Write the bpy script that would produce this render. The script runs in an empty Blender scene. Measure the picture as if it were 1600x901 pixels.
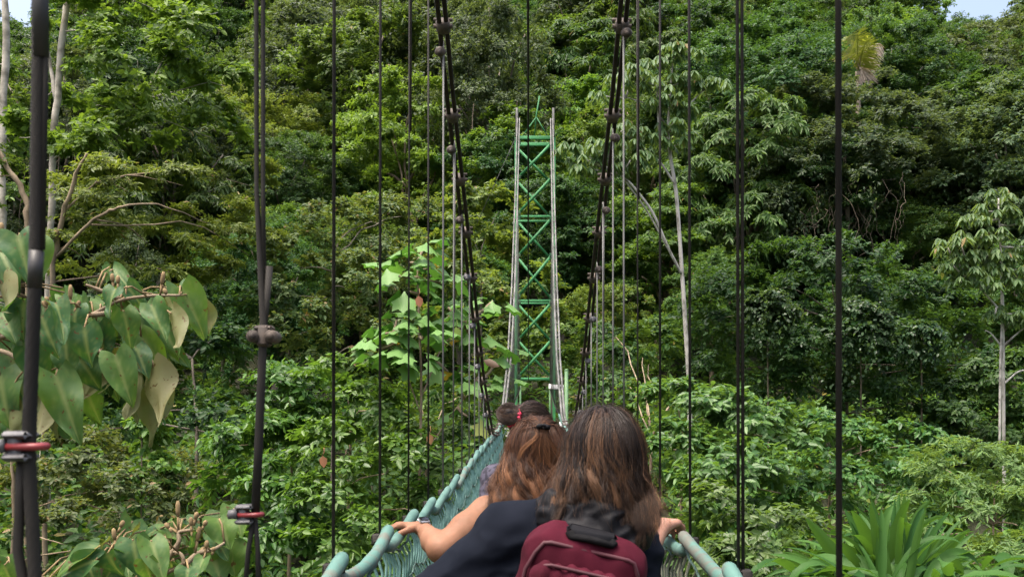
import bpy, math, random
import numpy as np
from mathutils import Vector, noise

# ------------------------------------------------------------------ camera, sky, sun, exposure
sc = bpy.context.scene
F, CX, HY = 1500.0, 832.0, 640.0          # focal length and optical centre in photo pixels (1600 x 901)
def W(px, py, d):                          # a point seen at pixel px,py, d metres away along the bridge
    return np.array([(px - CX) / F * d, d, -(py - HY) / F * d])

cd = bpy.data.cameras.new('camera'); cam = bpy.data.objects.new('camera', cd)
sc.collection.objects.link(cam); sc.camera = cam
cam.location = (0, 0, 0); cam.rotation_euler = (math.radians(90), 0, 0)
cd.sensor_width = 36; cd.lens = F / 1600 * 36
cd.shift_x = -32 / 1600; cd.shift_y = 189.5 / 1600
cd.clip_start = 0.05; cd.clip_end = 3000
cd.dof.use_dof = True; cd.dof.focus_distance = 24; cd.dof.aperture_fstop = 16

SUN_EL, SUN_AZ = 73, 235                   # degrees; azimuth measured clockwise from the bridge direction
wd = bpy.data.worlds.new('World'); sc.world = wd; wd.use_nodes = True
nt = wd.node_tree; bg = nt.nodes['Background']
sky = nt.nodes.new('ShaderNodeTexSky'); sky.sky_type = 'NISHITA'; sky.sun_disc = False
sky.sun_elevation = math.radians(SUN_EL); sky.sun_rotation = math.radians(SUN_AZ)
sky.air_density = 1.0; sky.dust_density = 10.0; sky.ozone_density = 1.0
nt.links.new(sky.outputs[0], bg.inputs[0]); bg.inputs[1].default_value = 0.15
sl = bpy.data.lights.new('sun', 'SUN'); so = bpy.data.objects.new('sun', sl); sc.collection.objects.link(so)
sl.energy = 1.05; sl.angle = math.radians(28); sl.color = (1.0, 0.975, 0.93)
_a, _e = math.radians(SUN_AZ), math.radians(SUN_EL)
sd = Vector((math.sin(_a) * math.cos(_e), math.cos(_a) * math.cos(_e), math.sin(_e)))
so.rotation_euler = sd.to_track_quat('Z', 'Y').to_euler(); so.location = (0, -10, 40)
sc.view_settings.view_transform = 'Standard'; sc.view_settings.look = 'None'
sc.view_settings.gamma = 1; sc.view_settings.exposure = 1.62
sc.render.engine = 'CYCLES'
sc.cycles.max_bounces = 6; sc.cycles.diffuse_bounces = 3; sc.cycles.glossy_bounces = 2
sc.cycles.transmission_bounces = 3; sc.cycles.transparent_max_bounces = 4
sc.cycles.use_denoising = True

# ------------------------------------------------------------------ helpers
COL = sc.collection
UP = np.array([0, 0, 1.0])
def nrm(a):
    return a / np.maximum(np.linalg.norm(a, axis=-1, keepdims=True), 1e-9)

class MB:
    """collects vertices and quads/tris of ONE mesh"""
    def __init__(s): s.V = []; s.Q = []; s.T = []; s.C = []; s.n = 0
    def add(s, V, Q=None, T=None, col=None):
        V = np.asarray(V, float).reshape(-1, 3)
        if Q is not None and len(Q): s.Q.append(np.asarray(Q, int).reshape(-1, 4) + s.n)
        if T is not None and len(T): s.T.append(np.asarray(T, int).reshape(-1, 3) + s.n)
        s.V.append(V); s.n += len(V)
        if col is not None: s.C.append(np.broadcast_to(np.asarray(col, float), (len(V), 3)))
        return s
    def tube(s, pts, r, n=6, cap=True, sq=1.0):
        pts = np.asarray(pts, float); m = len(pts)
        r = np.broadcast_to(np.asarray(r, float), (m,))
        t = nrm(np.gradient(pts, axis=0))
        ref = np.array([0, 0, 1.0]) if abs(t[:, 2]).mean() < .8 else np.array([0, 1.0, 0])
        a = nrm(np.cross(t, ref)); b = np.cross(t, a)
        th = np.arange(n) * 2 * np.pi / n
        ring = a[:, None] * np.cos(th)[None, :, None] + b[:, None] * np.sin(th)[None, :, None] * sq
        V = (pts[:, None] + ring * r[:, None, None]).reshape(-1, 3)
        i = np.arange(m - 1)[:, None] * n; j = np.arange(n)[None]; k = (j + 1) % n
        Q = np.stack([i + j, i + k, i + n + k, i + n + j], -1).reshape(-1, 4)
        s.add(V, Q)
        if cap:
            base = s.n
            s.V.append(pts[[0, -1]]); s.n += 2
            jj = np.arange(n); kk = (jj + 1) % n; o = base - m * n
            s.T.append(np.stack([np.full(n, base), o + kk, o + jj], -1))
            o2 = o + (m - 1) * n
            s.T.append(np.stack([np.full(n, base + 1), o2 + jj, o2 + kk], -1))
        return s
    def box(s, lo, hi, rot=None, ctr=None, bev=0.0):
        lo = np.array(lo, float); hi = np.array(hi, float)
        c = (lo + hi) / 2; h = (hi - lo) / 2
        if bev <= 0:
            P = np.array([[x, y, z] for x in (-1, 1) for y in (-1, 1) for z in (-1, 1)]) * h
            Q = [[0, 1, 3, 2], [4, 6, 7, 5], [0, 4, 5, 1], [2, 3, 7, 6], [0, 2, 6, 4], [1, 5, 7, 3]]; T = []
        else:
            b = min(bev, h.min() * .95); P = []; ix = {}
            for sx in (-1, 1):
                for sy in (-1, 1):
                    for sz in (-1, 1):
                        for ax in range(3):
                            v = np.array([sx, sy, sz]) * (h - b); v[ax] = np.array([sx, sy, sz])[ax] * h[ax]
                            ix[(sx, sy, sz, ax)] = len(P); P.append(v)
            P = np.array(P); Q = []; T = []
            for ax in range(3):
                o = [k for k in range(3) if k != ax]
                for sg in (-1, 1):
                    f = []
                    for (u, w) in ((-1, -1), (1, -1), (1, 1), (-1, 1)):
                        k = [0, 0, 0]; k[ax] = sg; k[o[0]] = u; k[o[1]] = w; f.append(ix[(*k, ax)])
                    Q.append(f)
                for u in (-1, 1):
                    for w in (-1, 1):
                        f = []
                        for (e, a2) in ((-1, o[0]), (1, o[0]), (1, o[1]), (-1, o[1])):
                            k = [0, 0, 0]; k[ax] = e; k[o[0]] = u; k[o[1]] = w; f.append(ix[(*k, a2)])
                        Q.append(f)
            for sx in (-1, 1):
                for sy in (-1, 1):
                    for sz in (-1, 1): T.append([ix[(sx, sy, sz, a)] for a in range(3)])
        if rot is not None: P = P @ np.asarray(rot).T
        s.add(P + (c if ctr is None else np.asarray(ctr)), Q, T)
        return s
    def ball(s, c, r, n=8, m=6):
        r = np.broadcast_to(np.asarray(r, float), (3,))
        th = np.linspace(0, np.pi, m + 1); ph = np.arange(n) * 2 * np.pi / n
        V = np.stack([np.sin(th)[:, None] * np.cos(ph), np.sin(th)[:, None] * np.sin(ph), np.cos(th)[:, None] + 0 * ph], -1)
        i = np.arange(m)[:, None] * n; j = np.arange(n)[None]; k = (j + 1) % n
        s.add(V.reshape(-1, 3) * r + np.asarray(c), np.stack([i + j, i + n + j, i + n + k, i + k], -1).reshape(-1, 4))
        return s
    def mesh(s, name, mat, org=(0, 0, 0), smooth=False):
        V = np.concatenate(s.V) - np.asarray(org, float)
        return mesh_np(name, V, s.Q, s.T, mat, smooth, np.concatenate(s.C) if s.C else None)

def mesh_np(name, V, Q, T, mat, smooth=False, col=None):
    Q = np.concatenate(Q) if len(Q) else np.zeros((0, 4), int)
    T = np.concatenate(T) if len(T) else np.zeros((0, 3), int)
    me = bpy.data.meshes.new(name)
    me.vertices.add(len(V)); me.vertices.foreach_set('co', np.ascontiguousarray(V, np.float32).ravel())
    li = np.concatenate([Q.ravel(), T.ravel()]).astype(np.int32)
    me.loops.add(len(li)); me.loops.foreach_set('vertex_index', li)
    st = np.concatenate([np.arange(len(Q)) * 4, len(Q) * 4 + np.arange(len(T)) * 3]).astype(np.int32)
    me.polygons.add(len(st)); me.polygons.foreach_set('loop_start', st)
    if smooth: me.polygons.foreach_set('use_smooth', np.ones(len(st), bool))
    me.update(calc_edges=True); me.validate()
    if col is not None:
        a = me.color_attributes.new('tint', 'FLOAT_COLOR', 'POINT')
        a.data.foreach_set('color', np.concatenate([col, np.ones((len(col), 1))], 1).astype(np.float32).ravel())
    if mat: me.materials.append(mat)
    return me

def tag(o, label=None, cat=None, group=None, kind=None):
    if label: o['label'] = label
    if cat: o['category'] = cat
    if group: o['group'] = group
    if kind: o['kind'] = kind
    return o
def thing(name, loc, label, cat, group=None):
    o = bpy.data.objects.new(name, None); o.empty_display_size = .2
    COL.objects.link(o); o.location = tuple(loc)
    return tag(o, label, cat, group)
def part(name, mb, mat, parent=None, org=None, smooth=False):
    if org is None:
        org = (0, 0, 0); p = parent
        while p is not None: org = np.asarray(org) + np.array(p.location); p = p.parent
    me = mb if isinstance(mb, bpy.types.Mesh) else mb.mesh(name, mat, org, smooth)
    o = bpy.data.objects.new(name, me); COL.objects.link(o); o.parent = parent
    return o
def copy_thing(root):
    r = root.copy(); COL.objects.link(r)
    for ch in root.children:
        c = ch.copy(); COL.objects.link(c); c.parent = r
        for g in ch.children:
            q = g.copy(); COL.objects.link(q); q.parent = c
    return r

# ------------------------------------------------------------------ materials
def nodes(name):
    m = bpy.data.materials.new(name); m.use_nodes = True
    n = m.node_tree.nodes; return m, n, m.node_tree.links, n['Principled BSDF']
def mixc(n, l, fac, a, b, mode='MIX'):
    x = n.new('ShaderNodeMix'); x.data_type = 'RGBA'; x.blend_type = mode
    for sock, v in ((x.inputs[0], fac), (x.inputs[6], a), (x.inputs[7], b)):
        if hasattr(v, 'links'): l.new(v, sock)
        elif isinstance(v, (int, float)): sock.default_value = v
        else: sock.default_value = (*v, 1)
    return x.outputs[2]
def noise_fac(n, l, scale, lo=.35, hi=.65, detail=4, coord='Object', stretch=None):
    tc = n.new('ShaderNodeTexCoord'); t = n.new('ShaderNodeTexNoise')
    t.inputs['Scale'].default_value = scale; t.inputs['Detail'].default_value = detail
    src = tc.outputs[coord]
    if stretch:
        mp = n.new('ShaderNodeMapping'); mp.inputs['Scale'].default_value = stretch
        l.new(src, mp.inputs[0]); src = mp.outputs[0]
    l.new(src, t.inputs['Vector'])
    r = n.new('ShaderNodeMapRange'); r.inputs[1].default_value = lo; r.inputs[2].default_value = hi
    l.new(t.outputs[0], r.inputs[0]); return r.outputs[0]
def bump(n, l, b, h, strength=.3, dist=.01):
    x = n.new('ShaderNodeBump'); x.inputs['Strength'].default_value = strength; x.inputs['Distance'].default_value = dist
    l.new(h, x.inputs['Height']); l.new(x.outputs[0], b.inputs['Normal'])
def mat_two(name, a, b, scale=6, rough=.6, metal=0, lo=.35, hi=.65, bmp=0, bscale=60, bdist=.004, spec=.5, stretch=None):
    m, n, l, p = nodes(name)
    l.new(mixc(n, l, noise_fac(n, l, scale, lo, hi, 5, stretch=stretch), a, b), p.inputs['Base Color'])
    p.inputs['Roughness'].default_value = rough; p.inputs['Metallic'].default_value = metal
    p.inputs['Specular IOR Level'].default_value = spec
    if bmp: bump(n, l, p, noise_fac(n, l, bscale, .2, .8, 4, stretch=stretch), bmp, bdist)
    return m
def leaf_mat(name, dark, light, back=None, rough=.5, spec=.3, trans=.40, var=.35, accent=None, acc=.02):
    """leaves: colour differs from leaf to leaf, from plant to plant; the underside is paler"""
    m, n, l, p = nodes(name)
    g = n.new('ShaderNodeNewGeometry'); oi = n.new('ShaderNodeObjectInfo')
    r = n.new('ShaderNodeMath'); r.operation = 'POWER'; r.inputs[1].default_value = 1.4
    l.new(g.outputs['Random Per Island'], r.inputs[0])
    c = mixc(n, l, r.outputs[0], dark, light)
    # whole-plant shift
    hs = n.new('ShaderNodeHueSaturation'); l.new(c, hs.inputs['Color'])
    v = n.new('ShaderNodeMapRange'); l.new(oi.outputs['Random'], v.inputs[0])
    v.inputs[3].default_value = 1 - var; v.inputs[4].default_value = 1 + var * 1.2; l.new(v.outputs[0], hs.inputs['Value'])
    w = n.new('ShaderNodeMath'); w.operation = 'MULTIPLY'; w.inputs[1].default_value = 7.31; l.new(oi.outputs['Random'], w.inputs[0])
    fr = n.new('ShaderNodeMath'); fr.operation = 'FRACT'; l.new(w.outputs[0], fr.inputs[0])
    h = n.new('ShaderNodeMapRange'); l.new(fr.outputs[0], h.inputs[0]); h.inputs[3].default_value = .484; h.inputs[4].default_value = .530
    l.new(h.outputs[0], hs.inputs['Hue'])
    c = hs.outputs[0]
    if accent:
        w2 = n.new('ShaderNodeMath'); w2.operation = 'MULTIPLY'; w2.inputs[1].default_value = 13.7; l.new(g.outputs['Random Per Island'], w2.inputs[0])
        f2 = n.new('ShaderNodeMath'); f2.operation = 'FRACT'; l.new(w2.outputs[0], f2.inputs[0])
        lt = n.new('ShaderNodeMath'); lt.operation = 'LESS_THAN'; lt.inputs[1].default_value = acc; l.new(f2.outputs[0], lt.inputs[0])
        c = mixc(n, l, lt.outputs[0], c, accent)
    if back is None: back = tuple(min(1, x * 1.35 + .012) for x in light)
    bk = n.new('ShaderNodeMath'); bk.operation = 'MULTIPLY'; bk.inputs[1].default_value = .55; l.new(g.outputs['Backfacing'], bk.inputs[0])
    c = mixc(n, l, bk.outputs[0], c, back)
    l.new(c, p.inputs['Base Color']); p.inputs['Roughness'].default_value = rough
    p.inputs['Specular IOR Level'].default_value = spec
    tr = n.new('ShaderNodeBsdfTranslucent'); l.new(mixc(n, l, 1.0, c, (1.25, 1.2, .5), 'MULTIPLY'), tr.inputs[0])
    mx = n.new('ShaderNodeMixShader'); mx.inputs[0].default_value = trans
    l.new(p.outputs[0], mx.inputs[1]); l.new(tr.outputs[0], mx.inputs[2])
    l.new(mx.outputs[0], n['Material Output'].inputs[0])
    return m

M = {}
M['steel'] = mat_two('backlit steel rope', (.010, .008, .007), (.026, .019, .015), 25, .7, .2, spec=.25)
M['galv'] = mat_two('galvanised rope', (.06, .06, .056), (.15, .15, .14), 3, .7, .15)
M['galv_dark'] = mat_two('backlit hanger rope', (.012, .011, .0095), (.030, .027, .023), 4, .75, .1, spec=.25)  # rope colour darkened to look backlit close to the camera
M['cast'] = mat_two('cast clamp', (.05, .05, .052), (.11, .11, .115), 40, .6, .3, bmp=.3, bscale=200, bdist=.001)
M['rust_cast'] = mat_two('rusty clamp', (.03, .024, .02), (.085, .066, .052), 30, .75, .2)
M['red'] = mat_two('red painted bolt', (.12, .010, .014), (.20, .024, .026), 40, .45)
M['tape'] = mat_two('black tape', (.006, .006, .006), (.014, .013, .012), 30, .5)
M['teal'] = mat_two('turquoise hose', (.042, .105, .088), (.082, .165, .138), 9, .7, bmp=.2, bscale=30)
M['teal_worn'] = mat_two('worn turquoise hose', (.10, .105, .085), (.065, .15, .125), 14, .75, lo=.42, hi=.55, bmp=.3, bscale=30)
M['net'] = mat_two('turquoise rope', (.08, .19, .16), (.16, .30, .26), 30, .75)
M['net_dark'] = mat_two('backlit net rope', (.03, .04, .03), (.16, .17, .12), 30, .8)  # right net only: its backlit shade is put into the colour
M['net_cord'] = mat_two('shadow dark net cord', (.03, .06, .05), (.08, .15, .125), 30, .8)  # row cords coloured dark to carry the shadow under each row
M['wood'] = mat_two('deck boards', (.12, .08, .05), (.25, .18, .12), 6, .8, bmp=.3, stretch=(1, 6, 1))
M['green_paint'] = mat_two('green tower paint', (.018, .135, .038), (.034, .20, .066), 2, .65, bmp=.2, bscale=20)
M['green_shade'] = mat_two('rust stained green paint', (.014, .075, .028), (.05, .07, .03), 1.6, .8, lo=.4, hi=.62)
M['green_old'] = mat_two('faded green paint', (.06, .15, .06), (.13, .24, .11), 3, .6)
M['concrete'] = mat_two('concrete', (.18, .175, .16), (.32, .31, .28), 3, .9)
M['white'] = mat_two('white board', (.7, .7, .68), (.82, .82, .8), 4, .5)
M['bark_grey'] = mat_two('grey bark', (.085, .070, .050), (.20, .17, .13), 3, .85, bmp=.4, bscale=14, bdist=.02)
M['bark_white'] = mat_two('white bark', (.17, .155, .12), (.40, .37, .31), 2.5, .8, lo=.38, hi=.58, bmp=.3, bscale=12, bdist=.02)
M['bark_pale'] = mat_two('pale speckled bark', (.15, .14, .115), (.42, .40, .36), 5, .8, lo=.36, hi=.52, bmp=.3, bscale=12, bdist=.02, stretch=(1, 1, .5))
M['bark_tan'] = mat_two('tan bark', (.13, .095, .058), (.25, .195, .125), 3, .85, bmp=.3, bscale=14, bdist=.02)
M['vine_stem'] = mat_two('dry vine stems', (.09, .07, .05), (.20, .16, .11), 3, .9)
M['soil'] = mat_two('forest floor', (.02, .024, .012), (.045, .05, .02), .6, .95, bmp=.5, bscale=3, bdist=.2)

# ------------------------------------------------------------------ ground
_ys = np.array([-80, -20, 12, 20, 27, 33, 38, 46, 60, 80, 100, 130, 200, 460])
_zs = np.array([-3, -9.5, -9.5, -8, -3.5, -1.3, -.6, 2.5, 11, 23, 33, 39, 42, 42])
def H(x, y):
    x = np.asarray(x, float); y = np.asarray(y, float)
    return (np.interp(y + .10 * np.abs(x), _ys, _zs) + .7 * np.sin(x * .23 + 1.3) * np.sin(y * .19) * np.clip((y - 34) / 12, 0, 1))
gx = np.linspace(-170, 170, 120); gy = np.linspace(-80, 460, 190)
X, Y = np.meshgrid(gx, gy, indexing='ij'); Vg = np.stack([X, Y, H(X, Y)], -1).reshape(-1, 3)
i = np.arange(119)[:, None] * 190; j = np.arange(189)[None]
mb = MB().add(Vg, np.stack([i + j, i + 190 + j, i + 191 + j, i + j + 1], -1).reshape(-1, 4))
tag(part('hillside_ground', mb, M['soil'], smooth=True), kind='structure')

# ------------------------------------------------------------------ the footbridge
TD, TX = 30.0, .08                                             # tower distance and centre
_cd = np.array([-3, 0, .8, 2, 3, 4.4, 4.9, 6.3, 8.1, 10, 11.2, 14, 18, 21.7, 26, 30])
_cz = np.array([6.2, 4.3, 3.75, 3.0, 2.5, 1.9, 1.62, 1.05, .27, -.26, -.30, -.10, .97, 2.75, 5.7, 9.1])
def cable(s, d):
    d = np.asarray(d, float)
    x = s * np.interp(d, [0, 12, 30], [.42, .43, .52]) + np.interp(d, [0, 12, 30], [0, 0, TX])
    return np.stack([x, d, np.interp(d, _cd, _cz)], -1)
def rail(s, d, sag=0.0):
    d = np.asarray(d, float)
    x = s * .42 + np.interp(d, [0, 12, 30], [0, 0, TX])
    return np.stack([x, d, np.interp(d, [-3, 2, 3.6, 5, 7.5, 12, 20, 30], [-.34, -.345, -.39, -.40, -.33, -.24, .1, .75]) - sag], -1)
def deckz(d): return np.interp(d, [-3, 8, 12, 20, 30], [-1.58, -1.58, -1.5, -1.15, -.5])

bridge = thing('suspension_footbridge', (0, 0, -1.58), 'narrow suspension footbridge with turquoise net sides and dark steel cables', 'footbridge')
mb = MB()
d = -2.6
rnd = random.Random(4)
while d < 29.4:
    mb.box((-.36 + np.interp(d, [12, 30], [0, TX]), d, deckz(d) - .04 + rnd.uniform(-.004, .004)), (.36 + np.interp(d, [12, 30], [0, TX]), d + .135, deckz(d)), bev=.006); d += .145
part('deck', mb, M['wood'], bridge)
for s in (-1, 1):
    dd = np.linspace(-2.6, 29.9, 60)
    b = MB().tube(np.stack([s * .34 + np.interp(dd, [12, 30], [0, TX]), dd, deckz(dd) - .07], -1), .014, 8)
    part('deck_cable', b, M['galv_dark'], bridge, smooth=True)
    # main cable: two parallel strands, coloured dark as backlit near the walkers, sunlit grey towards the far tower
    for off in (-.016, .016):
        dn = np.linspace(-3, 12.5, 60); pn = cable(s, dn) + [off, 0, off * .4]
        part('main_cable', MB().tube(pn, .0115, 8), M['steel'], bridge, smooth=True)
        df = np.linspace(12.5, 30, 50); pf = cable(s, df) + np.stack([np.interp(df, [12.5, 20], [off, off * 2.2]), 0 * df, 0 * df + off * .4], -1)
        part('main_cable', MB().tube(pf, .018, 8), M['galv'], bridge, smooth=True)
    # clamps that tie the two strands
    for k, d in enumerate(np.arange(4.55, 13, .52)):
        p = cable(s, d); t = cable(s, d + .05) - cable(s, d - .05); t /= np.linalg.norm(t)
        b = MB().tube([p - t * .028, p + t * .028], .034, 8, sq=.8)
        b.tube([p + [-.045, 0, 0], p + [.045, 0, 0]], .011, 6); b.tube([p + [-.045, 0, .03], p + [.045, 0, .03]], .009, 6)
        part('cable_clamp', b, M['rust_cast'], bridge, smooth=True)

def rope_line(a, b, r, twist=True, n=6, m=None):
    a = np.asarray(a, float); b = np.asarray(b, float)
    m = m or 10; t = np.linspace(0, 1, m)[:, None]
    return a + (b - a) * t
def twisted(mb, pts, r, lay, strands=6):
    """a laid wire rope: outer strands wound round a core"""
    pts = np.asarray(pts, float); L = np.linalg.norm(pts[-1] - pts[0]); m = max(20, int(L / lay * 7))
    t = np.linspace(0, 1, m); P = np.stack([np.interp(t, np.linspace(0, 1, len(pts)), pts[:, k]) for k in range(3)], -1)
    for k in range(strands):
        a = t * L / lay * 2 * np.pi + k * 2 * np.pi / strands
        mb.tube(P + np.stack([np.cos(a), np.sin(a), 0 * a], -1) * r * .64, r * .40, 5)
    return mb
def u_bolt_clamp(parent, c, s, sc_=1.0, red=True):
    """cast saddle with a U-bolt round the rope"""
    c = np.asarray(c, float); q = sc_
    b = MB()
    b.box(c + np.array([-.031, -.016, -.016]) * q, c + np.array([-.011, .016, .020]) * q, bev=.005 * q)
    b.box(c + np.array([-.036, -.020, .010]) * q, c + np.array([.002, .020, .021]) * q, bev=.005 * q)
    b.box(c + np.array([-.036, -.020, -.020]) * q, c + np.array([.002, .020, -.009]) * q, bev=.005 * q)
    for yy in (-.012, .012):
        b.tube([c + np.array([-.048, yy, .001]) * q, c + np.array([-.030, yy, .001]) * q], .0105 * q, 6)
    cl = part('cable_clamp', b, M['cast'], parent)
    th = np.linspace(-np.pi / 2, np.pi / 2, 12)
    arc = np.stack([.004 + .014 * np.cos(th), .014 * np.sin(th), 0 * th], -1) * q
    pts = np.concatenate([[np.array([-.028, -.014, 0]) * q], arc, [np.array([-.028, .014, 0]) * q]]) + c
    part('u_bolt', MB().tube(pts, .0052 * q, 8), M['red'] if red else M['cast'], cl, smooth=True)

hang_n = 0
for s in (-1, 1):
    d = .815 if s < 0 else 1.355
    k = 0
    while d < 28.5:
        top = cable(s, d); bot = rail(s, d)
        lean = .006 * s * min(1, d / 3)
        jx = .004 * math.sin(k * 2.3 + s)
        if top[2] - bot[2] < .12: d += .635; k += 1; continue
        far = d > 9
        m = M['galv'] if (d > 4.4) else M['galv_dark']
        b = MB()
        if s < 0 and k == 0:            # the nearest hanger: two laid ropes, taped above, clamped below eye level
            zt = W(60, 90, d)[2]
            p0, p1 = W(46, -700, d), W(58, 330, d); q1 = W(47, 640, d); q2 = W(52, 905, d); q3 = W(54, 1060, d)
            ropeA = [W(57, -700, d), W(60, 90, d), W(57, 380, d), W(47, 640, d), W(46, 720, d), W(52, 905, d), W(56, 990, d)]
            twisted(b, [top, W(57, -700, d), W(60, 90, d), W(56, 400, d), W(47, 640, d), W(45, 705, d), W(55, 905, d), W(57, 990, d)], .0058, .055)
            h = part('hanger_cable', b, M['galv_dark'], bridge, smooth=True)
            b2 = MB().tube([top + [.006, 0, 0], W(70, -700, d), W(71, 120, d), W(66, 390, d)], .0026, 8)
            part('rope_tail', b2, M['galv_dark'], h, smooth=True); b2 = MB()
            b2.tube([W(34, 700, d), W(31, 780, d), W(28, 860, d), W(36, 905, d), W(44, 990, d)], [.0040, .0042, .0044, .0045, .0045], 8)
            part('rope_tail', b2, M['galv_dark'], h, smooth=True)
            b3 = MB().tube([W(62, -300, d), W(63, 0, d), W(64, 90, d)], [.0068, .0068, .0066], 10)
            part('tape_wrap', b3, M['tape'], h, smooth=True)
            part('tape_wrap', MB().tube([W(57, 392, d), W(54, 450, d)], [.0062, .0060], 10), M['tape'], h, smooth=True)
            u_bolt_clamp(h, W(40, 697, d) + [.006, 0, 0], s, .62)
        elif s < 0 and k == 1:          # second hanger: twin strands joined by two clamps, opening in a loop below
            b.tube([top, W(400, -500, d), W(401, 300, d), W(412, 500, d), W(404, 700, d), W(399, 800, d)], [.0036, .0036, .0036, .0062, .0068, .0066], 8)
            b.tube([top + [.008, 0, 0], W(411, -500, d), W(411, 300, d), W(413, 480, d)], [.0034, .0034, .0034, .004], 8)
            h = part('hanger_cable', b, M['galv_dark'], bridge, smooth=True)
            b2 = MB().tube([W(421, 416, d), W(416, 480, d), W(413, 515, d)], [.0055, .0048, .004], 8)
            part('rope_tail', b2, M['galv_dark'], h, smooth=True); b2 = MB()
            b2.tube([W(398, 800, d), W(388, 860, d), W(382, 930, d)], .0038, 8); b2.tube([W(398, 800, d), W(403, 860, d), W(404, 930, d)], .0038, 8)
            part('rope_tail', b2, M['galv_dark'], h, smooth=True)
            c = W(413, 525, d); bb = MB()
            bb.box(c + [-.010, -.012, -.016], c + [.010, .012, .016], bev=.004)
            for xx in (-.0135, .0135):
                bb.tube([c + [xx, -.017, -.001], c + [xx, .014, -.001]], .0095, 10); bb.tube([c + [xx, -.022, -.001], c + [xx, -.015, -.001]], .0055, 6)
            bb.box(c + [-.015, -.011, .008], c + [.015, .011, .0155], bev=.004)
            part('cable_clamp', bb, M['rust_cast'], h)
            u_bolt_clamp(h, W(396, 803, d), s, .72)
        else:
            tw = .0105 if (s > 0 and k in (1,)) else 0
            tb = top + [lean + jx, 0, 0]; bo = bot + [jx * .3 + s * .012, 0, -.02]
            r = .0038 if d < 4.5 else .0045
            if s > 0 and k == 0: r = .0046
            if tw:
                for o in (-.0048, .0048): b.tube([tb + [o, 0, 0], bo + [o, 0, 0]], r * .92, 6)
            elif k % 3 == 1 and d < 7:
                b.tube([tb + [-.003, 0, 0], bo + [-.003, 0, 0]], r * .8, 6); b.tube([tb + [.003, 0, 0], (tb + bo) / 2 + [.003, 0, 0]], r * .8, 6)
            else: b.tube([tb, bo], r, 6)
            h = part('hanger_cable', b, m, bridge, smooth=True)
            if d > 4.2:                 # clamp on the main cable where the hanger takes off
                c = top + [s * .02, 0, -.05]
                part('cable_clamp', MB().ball(c, (.028, .026, .024), 8, 6).tube([c + [0, -.03, -.01], c + [0, .03, -.01]], .011, 6), M['rust_cast'] if d < 6.5 else M['cast'], h, smooth=True)
            # bottom clamp at the hand rail
            c = bot + [s * .022, 0, .005]
            part('cable_clamp', MB().box(c + [-.013, -.013, -.020], c + [.013, .013, .010], bev=.004).tube([c + [0, -.022, -.01], c + [0, .022, -.01]], .005, 6), M['galv_dark'], h)
        d += .635; k += 1

# hand rails: a rope in turquoise hose sleeves between the hangers
for s in (-1, 1):
    d0 = .815 if s < 0 else 1.355
    edges = [d0 - 1.27, d0 - .635] + list(np.arange(d0, 28.5, .635))
    dd = np.linspace(-2.5, 29.9, 140)
    paths = []; todo = []
    for k in range(len(edges) - 1):
        a, b_ = edges[k] + .015, edges[k + 1] + .03
        if a > 15: continue
        rr = random.Random(k * 7 + s)
        mat = M['teal'] if rr.random() < .6 else M['teal_worn']
        sb = MB(); t = np.concatenate([[0, .008, .03], np.linspace(.08, .92, 9), [.97, .992, 1]])
        P = rail(s, a + (b_ - a) * t); lift = rr.uniform(.016, .030)
        P[:, 2] += -.022 + (lift + .022) * t ** 1.5 - .022 * np.sin(np.pi * t) * (1 + .6 * rr.random())
        P[:, 0] += s * (.010 * np.sin(np.pi * t * 1.3) + rr.uniform(-.005, .005)) + rr.uniform(-.004, .004) * np.sin(t * 7)
        rad = .0175 * (1 + .05 * np.sin(t * 17 + k) + .04 * np.sin(t * 31 + k * 2)); rad[0] *= .45; rad[1] *= .8; rad[-1] *= .45; rad[-2] *= .8
        sb.tube(P, rad, 12)
        todo.append((sb, mat)); paths.append(P[2:-2])
    far = np.linspace(15.7, 29.9, 40)
    hr = part('handrail', MB().tube(np.concatenate(paths + [rail(s, far)]), .007, 6), M['galv_dark'], bridge, smooth=True)
    for sb, mat in todo: part('rail_sleeve', sb, mat, hr, smooth=True)
# rope netting
for s in (-1, 1):
    rr = random.Random(3 + s)
    nets = MB(); cords = MB(); rows = 9
    d0 = .815 if s < 0 else 1.355; PD = .635
    def net_pt(d, v):      # v 0 at the rail .. 1 at the deck
        d = np.asarray(d, float); v = np.asarray(v, float)
        top = rail(s, d); ph = ((d - d0) / PD) % 1.0
        sag = .045 * np.sin(np.pi * ph) * (1 - v)
        z = (top[..., 2] - .03 - sag) * (1 - v) + (deckz(d) + .02) * v
        x = top[..., 0] - s * .03 * np.sin(np.pi * v)
        return np.stack([x, d, z], -1)
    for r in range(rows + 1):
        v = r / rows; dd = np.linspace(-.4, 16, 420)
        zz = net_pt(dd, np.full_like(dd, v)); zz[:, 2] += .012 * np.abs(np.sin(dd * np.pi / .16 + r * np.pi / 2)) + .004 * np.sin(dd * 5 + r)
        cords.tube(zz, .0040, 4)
    # netting twine: short diagonal loops between the rows
    st = .070
    for d in np.arange(-.3, 13, st):
        st_ = st
        v = np.linspace(0, 1, rows * 3 + 1)
        k = np.arange(len(v))
        dz = d + .020 * np.sin(k * 2 * np.pi / 3 + rr.uniform(-.6, .6)) + rr.uniform(-.006, .006)
        p = net_pt(dz, v); p[:, 0] += s * .006 * np.cos(k * 2 * np.pi / 3)
        nets.tube(p, .0042, 4, cap=False)
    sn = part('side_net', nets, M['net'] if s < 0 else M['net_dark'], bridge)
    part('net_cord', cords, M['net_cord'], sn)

# thin overhead line in the middle
tag(part('overhead_line', MB().tube([(-.016, 2.2, 3.2), (-.04, 9, 3.3), (-.08, 18, 2.6), (-.12, 29, .9)], .011, 6), M['galv_dark'], smooth=True),
    'thin dark safety line hanging down the middle in front of the green tower', 'cable')

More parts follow.
